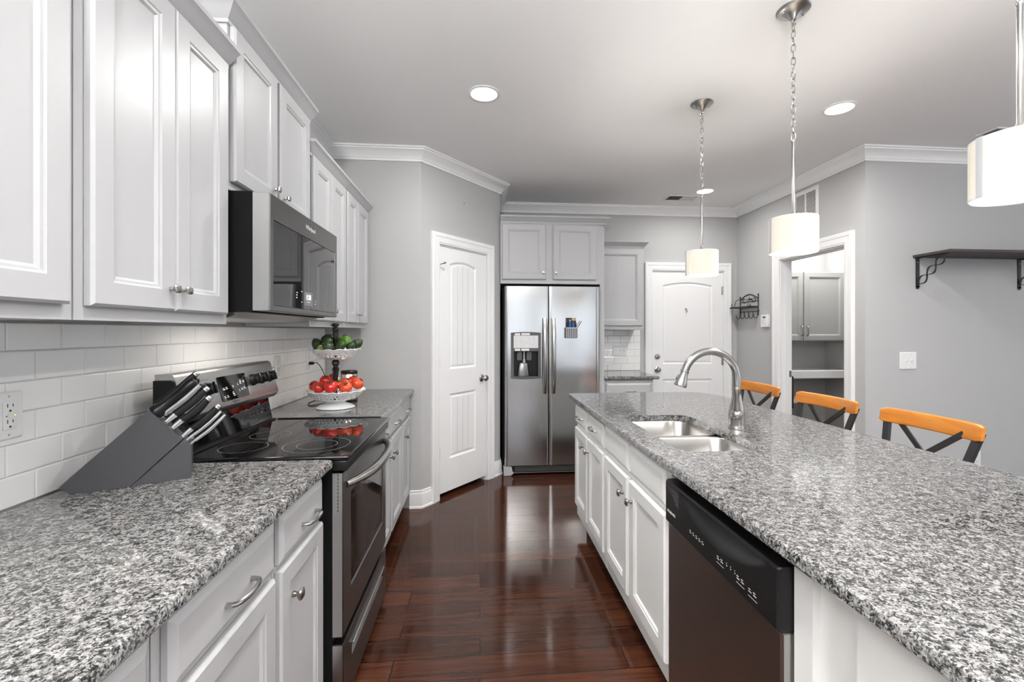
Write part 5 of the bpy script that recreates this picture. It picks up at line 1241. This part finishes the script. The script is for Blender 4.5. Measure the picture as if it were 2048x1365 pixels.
def blob(c, rx, ry, rz_, rot, lobes=0, amp=0.0, taper=0.0, dimple=0.0, nu=24, nv=16):
    mb = MB(); rings = []
    for j in range(nv + 1):
        ph = -PI / 2 + PI * j / nv; z = math.sin(ph); r = max(0.02, math.cos(ph))
        ring = []
        for i in range(nu):
            a = 2 * PI * i / nu; k = r * (1 + amp * math.cos(lobes * a) * (0.4 + 0.6 * max(0, z))) * (1 - taper * z)
            zz = z - (dimple * math.exp(-(r / 0.35) ** 2) if z > 0 else -dimple * 0.5 * math.exp(-(r / 0.35) ** 2))
            ring.append(Vector((rx * k * math.cos(a), ry * k * math.sin(a), rz_ * zz)))
        rings.append([rot @ p + Vector(c) for p in ring])
    return mb.loft(rings)
def rotm(rx, ry, rz_): return Matrix.Rotation(rz_, 3, 'Z') @ Matrix.Rotation(ry, 3, 'Y') @ Matrix.Rotation(rx, 3, 'X')
def tomato(label, c, r, mat, tilt, stem=True):
    t = thing('tomato', label, 'tomato', (c[0], c[1], c[2] - r * 0.85), 0, 'tomatoes in the lower bowl'); rm = rotm(*tilt)
    blob(c, r, r, r * 0.86, rm, 7, 0.025, 0, 0.10).build('fruit', M[mat], t, angle=80)
    mb = MB()
    for k in range(5):
        a = 2 * PI * k / 5; pts = [rm @ Vector((q * math.cos(a + q * 6), q * math.sin(a + q * 6), h)) + Vector(c) for q, h in ((0.001, r * 0.79), (r * 0.25, r * 0.85), (r * 0.34, r * 0.86 + 0.001), (r * 0.40, r * 0.86 + 0.003))]
        mb.tube(pts, [0.0022, 0.0026, 0.0018, 0.0006], 5)
    mb.tube([rm @ Vector((0, 0, r * 0.78)) + Vector(c), rm @ Vector((0.001, 0, r * 0.92)) + Vector(c)], 0.0024, 5)
    mb.build('stem', M['calyx'], t)
TOM = [('small red tomato at the left end of the lower bowl', (-0.934, 2.668, 1.044), 0.029, 'tomato', (0.9, -0.5, 0)),
       ('red tomato second from left along the front of the bowl', (-0.887, 2.606, 1.041), 0.033, 'tomato', (0.9, 0.5, 0.3)),
       ('round red tomato raised behind the front left pair', (-0.882, 2.700, 1.070), 0.032, 'tomato', (0.5, 0.3, 0.2)),
       ('red tomato at the back left beside the black post', (-0.862, 2.770, 1.076), 0.031, 'tomato', (0.2, 0.1, 0.2)),
       ('largest red tomato at the front centre of the bowl', (-0.819, 2.592, 1.046), 0.038, 'tomato', (0.55, -0.1, 0.2)),
       ('orange tomato with a dark stem at the front right of centre', (-0.743, 2.604, 1.041), 0.036, 'tomato2', (0.75, -0.05, 0.2)),
       ('orange tomato lying behind the front right one', (-0.762, 2.684, 1.056), 0.034, 'tomato2', (0.4, 0.4, 0.2)),
       ('orange-red tomato with a green stem at the right end of the bowl', (-0.696, 2.668, 1.054), 0.036, 'tomato2', (0.1, 0.75, 0.2)),
       ('red tomato at the back right near the candle lantern', (-0.745, 2.762, 1.060), 0.033, 'tomato', (0.2, 0.2, 0.2)),
       ('half hidden orange tomato in the middle of the heap', (-0.797, 2.652, 1.050), 0.026, 'tomato2', (0.3, 0.2, 0.2))]
for a in TOM: tomato(*a)
def avocado(label, c, r, l, tilt, mat='avo', name='avocado', cat='avocado', group='green produce in the upper bowl'):
    t = thing(name, label, cat, (c[0], c[1], c[2] - r), 0, group)
    blob(c, r, r, l, rotm(*tilt), 3, 0.02, 0.16).build('skin', M[mat], t, angle=80)
    e = rotm(*tilt) @ Vector((0, 0, l * 0.985)) + Vector(c); d = rotm(*tilt) @ Vector((0, 0, 1))
    MB().tube([e - d * 0.002, e + d * 0.003], [0.0035, 0.0025], 6).build('stem_end', M['calyx'], t)
avocado('dark avocado at the left end of the upper bowl', (-0.928, 2.700, 1.278), 0.029, 0.036, (0.3, -0.5, 0.2))
avocado('large dark avocado lying at the back left of the upper bowl', (-0.874, 2.735, 1.302), 0.035, 0.045, (0.2, 1.2, 0.4))
avocado('small pale green lime at the front left of the upper bowl', (-0.888, 2.638, 1.258), 0.019, 0.021, (1.2, 0.5, 0.2), 'lime', 'lime', 'lime')
avocado('pointed dull green avocado at the front of the upper bowl', (-0.840, 2.612, 1.262), 0.027, 0.036, (0.3, -0.9, 0.2))
avocado('glossy dark avocado touching the left side of the black post', (-0.862, 2.668, 1.288), 0.026, 0.032, (0.2, 1.0, 0.3))
avocado('small dull avocado at the front right of the black post', (-0.772, 2.616, 1.272), 0.025, 0.031, (0.5, 0.9, 0.2))
avocado('small avocado between the front right one and the right end', (-0.728, 2.650, 1.268), 0.022, 0.028, (0.4, 0.8, 0.2))
avocado('dark avocado at the right end of the upper bowl', (-0.706, 2.706, 1.282), 0.027, 0.034, (0.2, 1.0, 0.2))
def pepper(label, c, r, l, tilt):
    t = thing('green_pepper', label, 'pepper', (c[0], c[1], c[2] - l), 0, 'green produce in the upper bowl'); rm = rotm(*tilt)
    blob(c, r, r, l, rm, 4, 0.10, -0.10, 0.16, 32).build('skin', M['pepper'], t, angle=80)
    MB().tube([rm @ Vector(p) + Vector(c) for p in ((0, 0, l * 0.80), (0.001, 0, l * 1.02), (0.004, 0, l * 1.22), (0.005, 0, l * 1.32))], [0.005, 0.0035, 0.003, 0.0035], 7).build('stem', M['calyx'], t)
pepper('bright green pepper with an upright stem right of the black post', (-0.757, 2.668, 1.292), 0.026, 0.036, (-0.1, -0.15, 0.3))
pepper('green pepper squeezed between the black post and the brighter pepper', (-0.802, 2.735, 1.290), 0.022, 0.034, (0.1, 0.2, 0.1))
# candle warmer lantern with its cord
t = thing('candle_lantern', 'glowing glass candle lantern with a dark lid behind the fruit stand', 'lantern', (-0.814, 2.930, 0.914))
lc = Vector((-0.814, 2.930, 0.0))
MB().lathe([(0.048, 0.9145), (0.050, 0.918), (0.050, 0.926), (0.046, 0.929), (0.01, 0.929)], lc, 32).build('base', M['bronze'], t)
MB().lathe([(0.049, 1.086), (0.050, 1.089), (0.050, 1.103), (0.047, 1.107), (0.005, 1.108)], lc, 32).build('lid', M['bronze'], t)
mb = MB()
for k in range(4):
    a = 0.35 + PI / 2 * k; mb.tube([(lc.x + 0.045 * math.cos(a), lc.y + 0.045 * math.sin(a), 0.928), (lc.x + 0.045 * math.cos(a), lc.y + 0.045 * math.sin(a), 1.087)], 0.0022, 6)
mb.build('frame_rod', M['bronze'], t)
MB().lathe([(0.038, 0.9295), (0.041, 0.934), (0.041, 1.045), (0.0395, 1.045), (0.0395, 0.938), (0.01, 0.936)], lc, 32, cap=True).build('glass_jar', M['clear'], t)
MB().lathe([(0.036, 0.9385), (0.038, 0.942), (0.038, 0.990), (0.02, 0.993)], lc, 24).build('candle_wax', M['paper'], t)
MB().lathe([(0.006, 1.052), (0.016, 1.060), (0.018, 1.072), (0.010, 1.084)], lc, 16).build('bulb', M['bulb'], t)
point('lantern_bulb', (lc.x, lc.y, 1.066), 0.7, 0.02, (1.0, 0.66, 0.34))
def curve_pts(P, n=8):
    P = [Vector(p) for p in P]; out = []
    for i in range(len(P) - 1):
        p0, p1, p2, p3 = P[max(i - 1, 0)], P[i], P[i + 1], P[min(i + 2, len(P) - 1)]
        for k in range(n):
            u = k / n; out.append(0.5 * ((2 * p1) + (p2 - p0) * u + (2 * p0 - 5 * p1 + 4 * p2 - p3) * u * u + (3 * p1 - p0 - 3 * p2 + p3) * u ** 3))
    return out + [P[-1]]
MB().tube(curve_pts([(-1.118, 3.190, 1.136), (-1.095, 3.185, 1.138), (-1.06, 3.17, 1.10), (-1.03, 3.15, 1.03), (-1.02, 3.10, 0.945), (-1.035, 2.98, 0.9175), (-1.035, 2.86, 0.9175), (-0.985, 2.765, 0.9175), (-0.935, 2.84, 0.9178), (-0.89, 2.90, 0.9178), (-0.862, 2.922, 0.9195)]), 0.0026, 6).build('power_cord', M['black'], t)
MB().box(-1.1475, -1.118, 3.180, 3.200, 1.126, 1.146, 0.004).build('plug', M['black'], t)
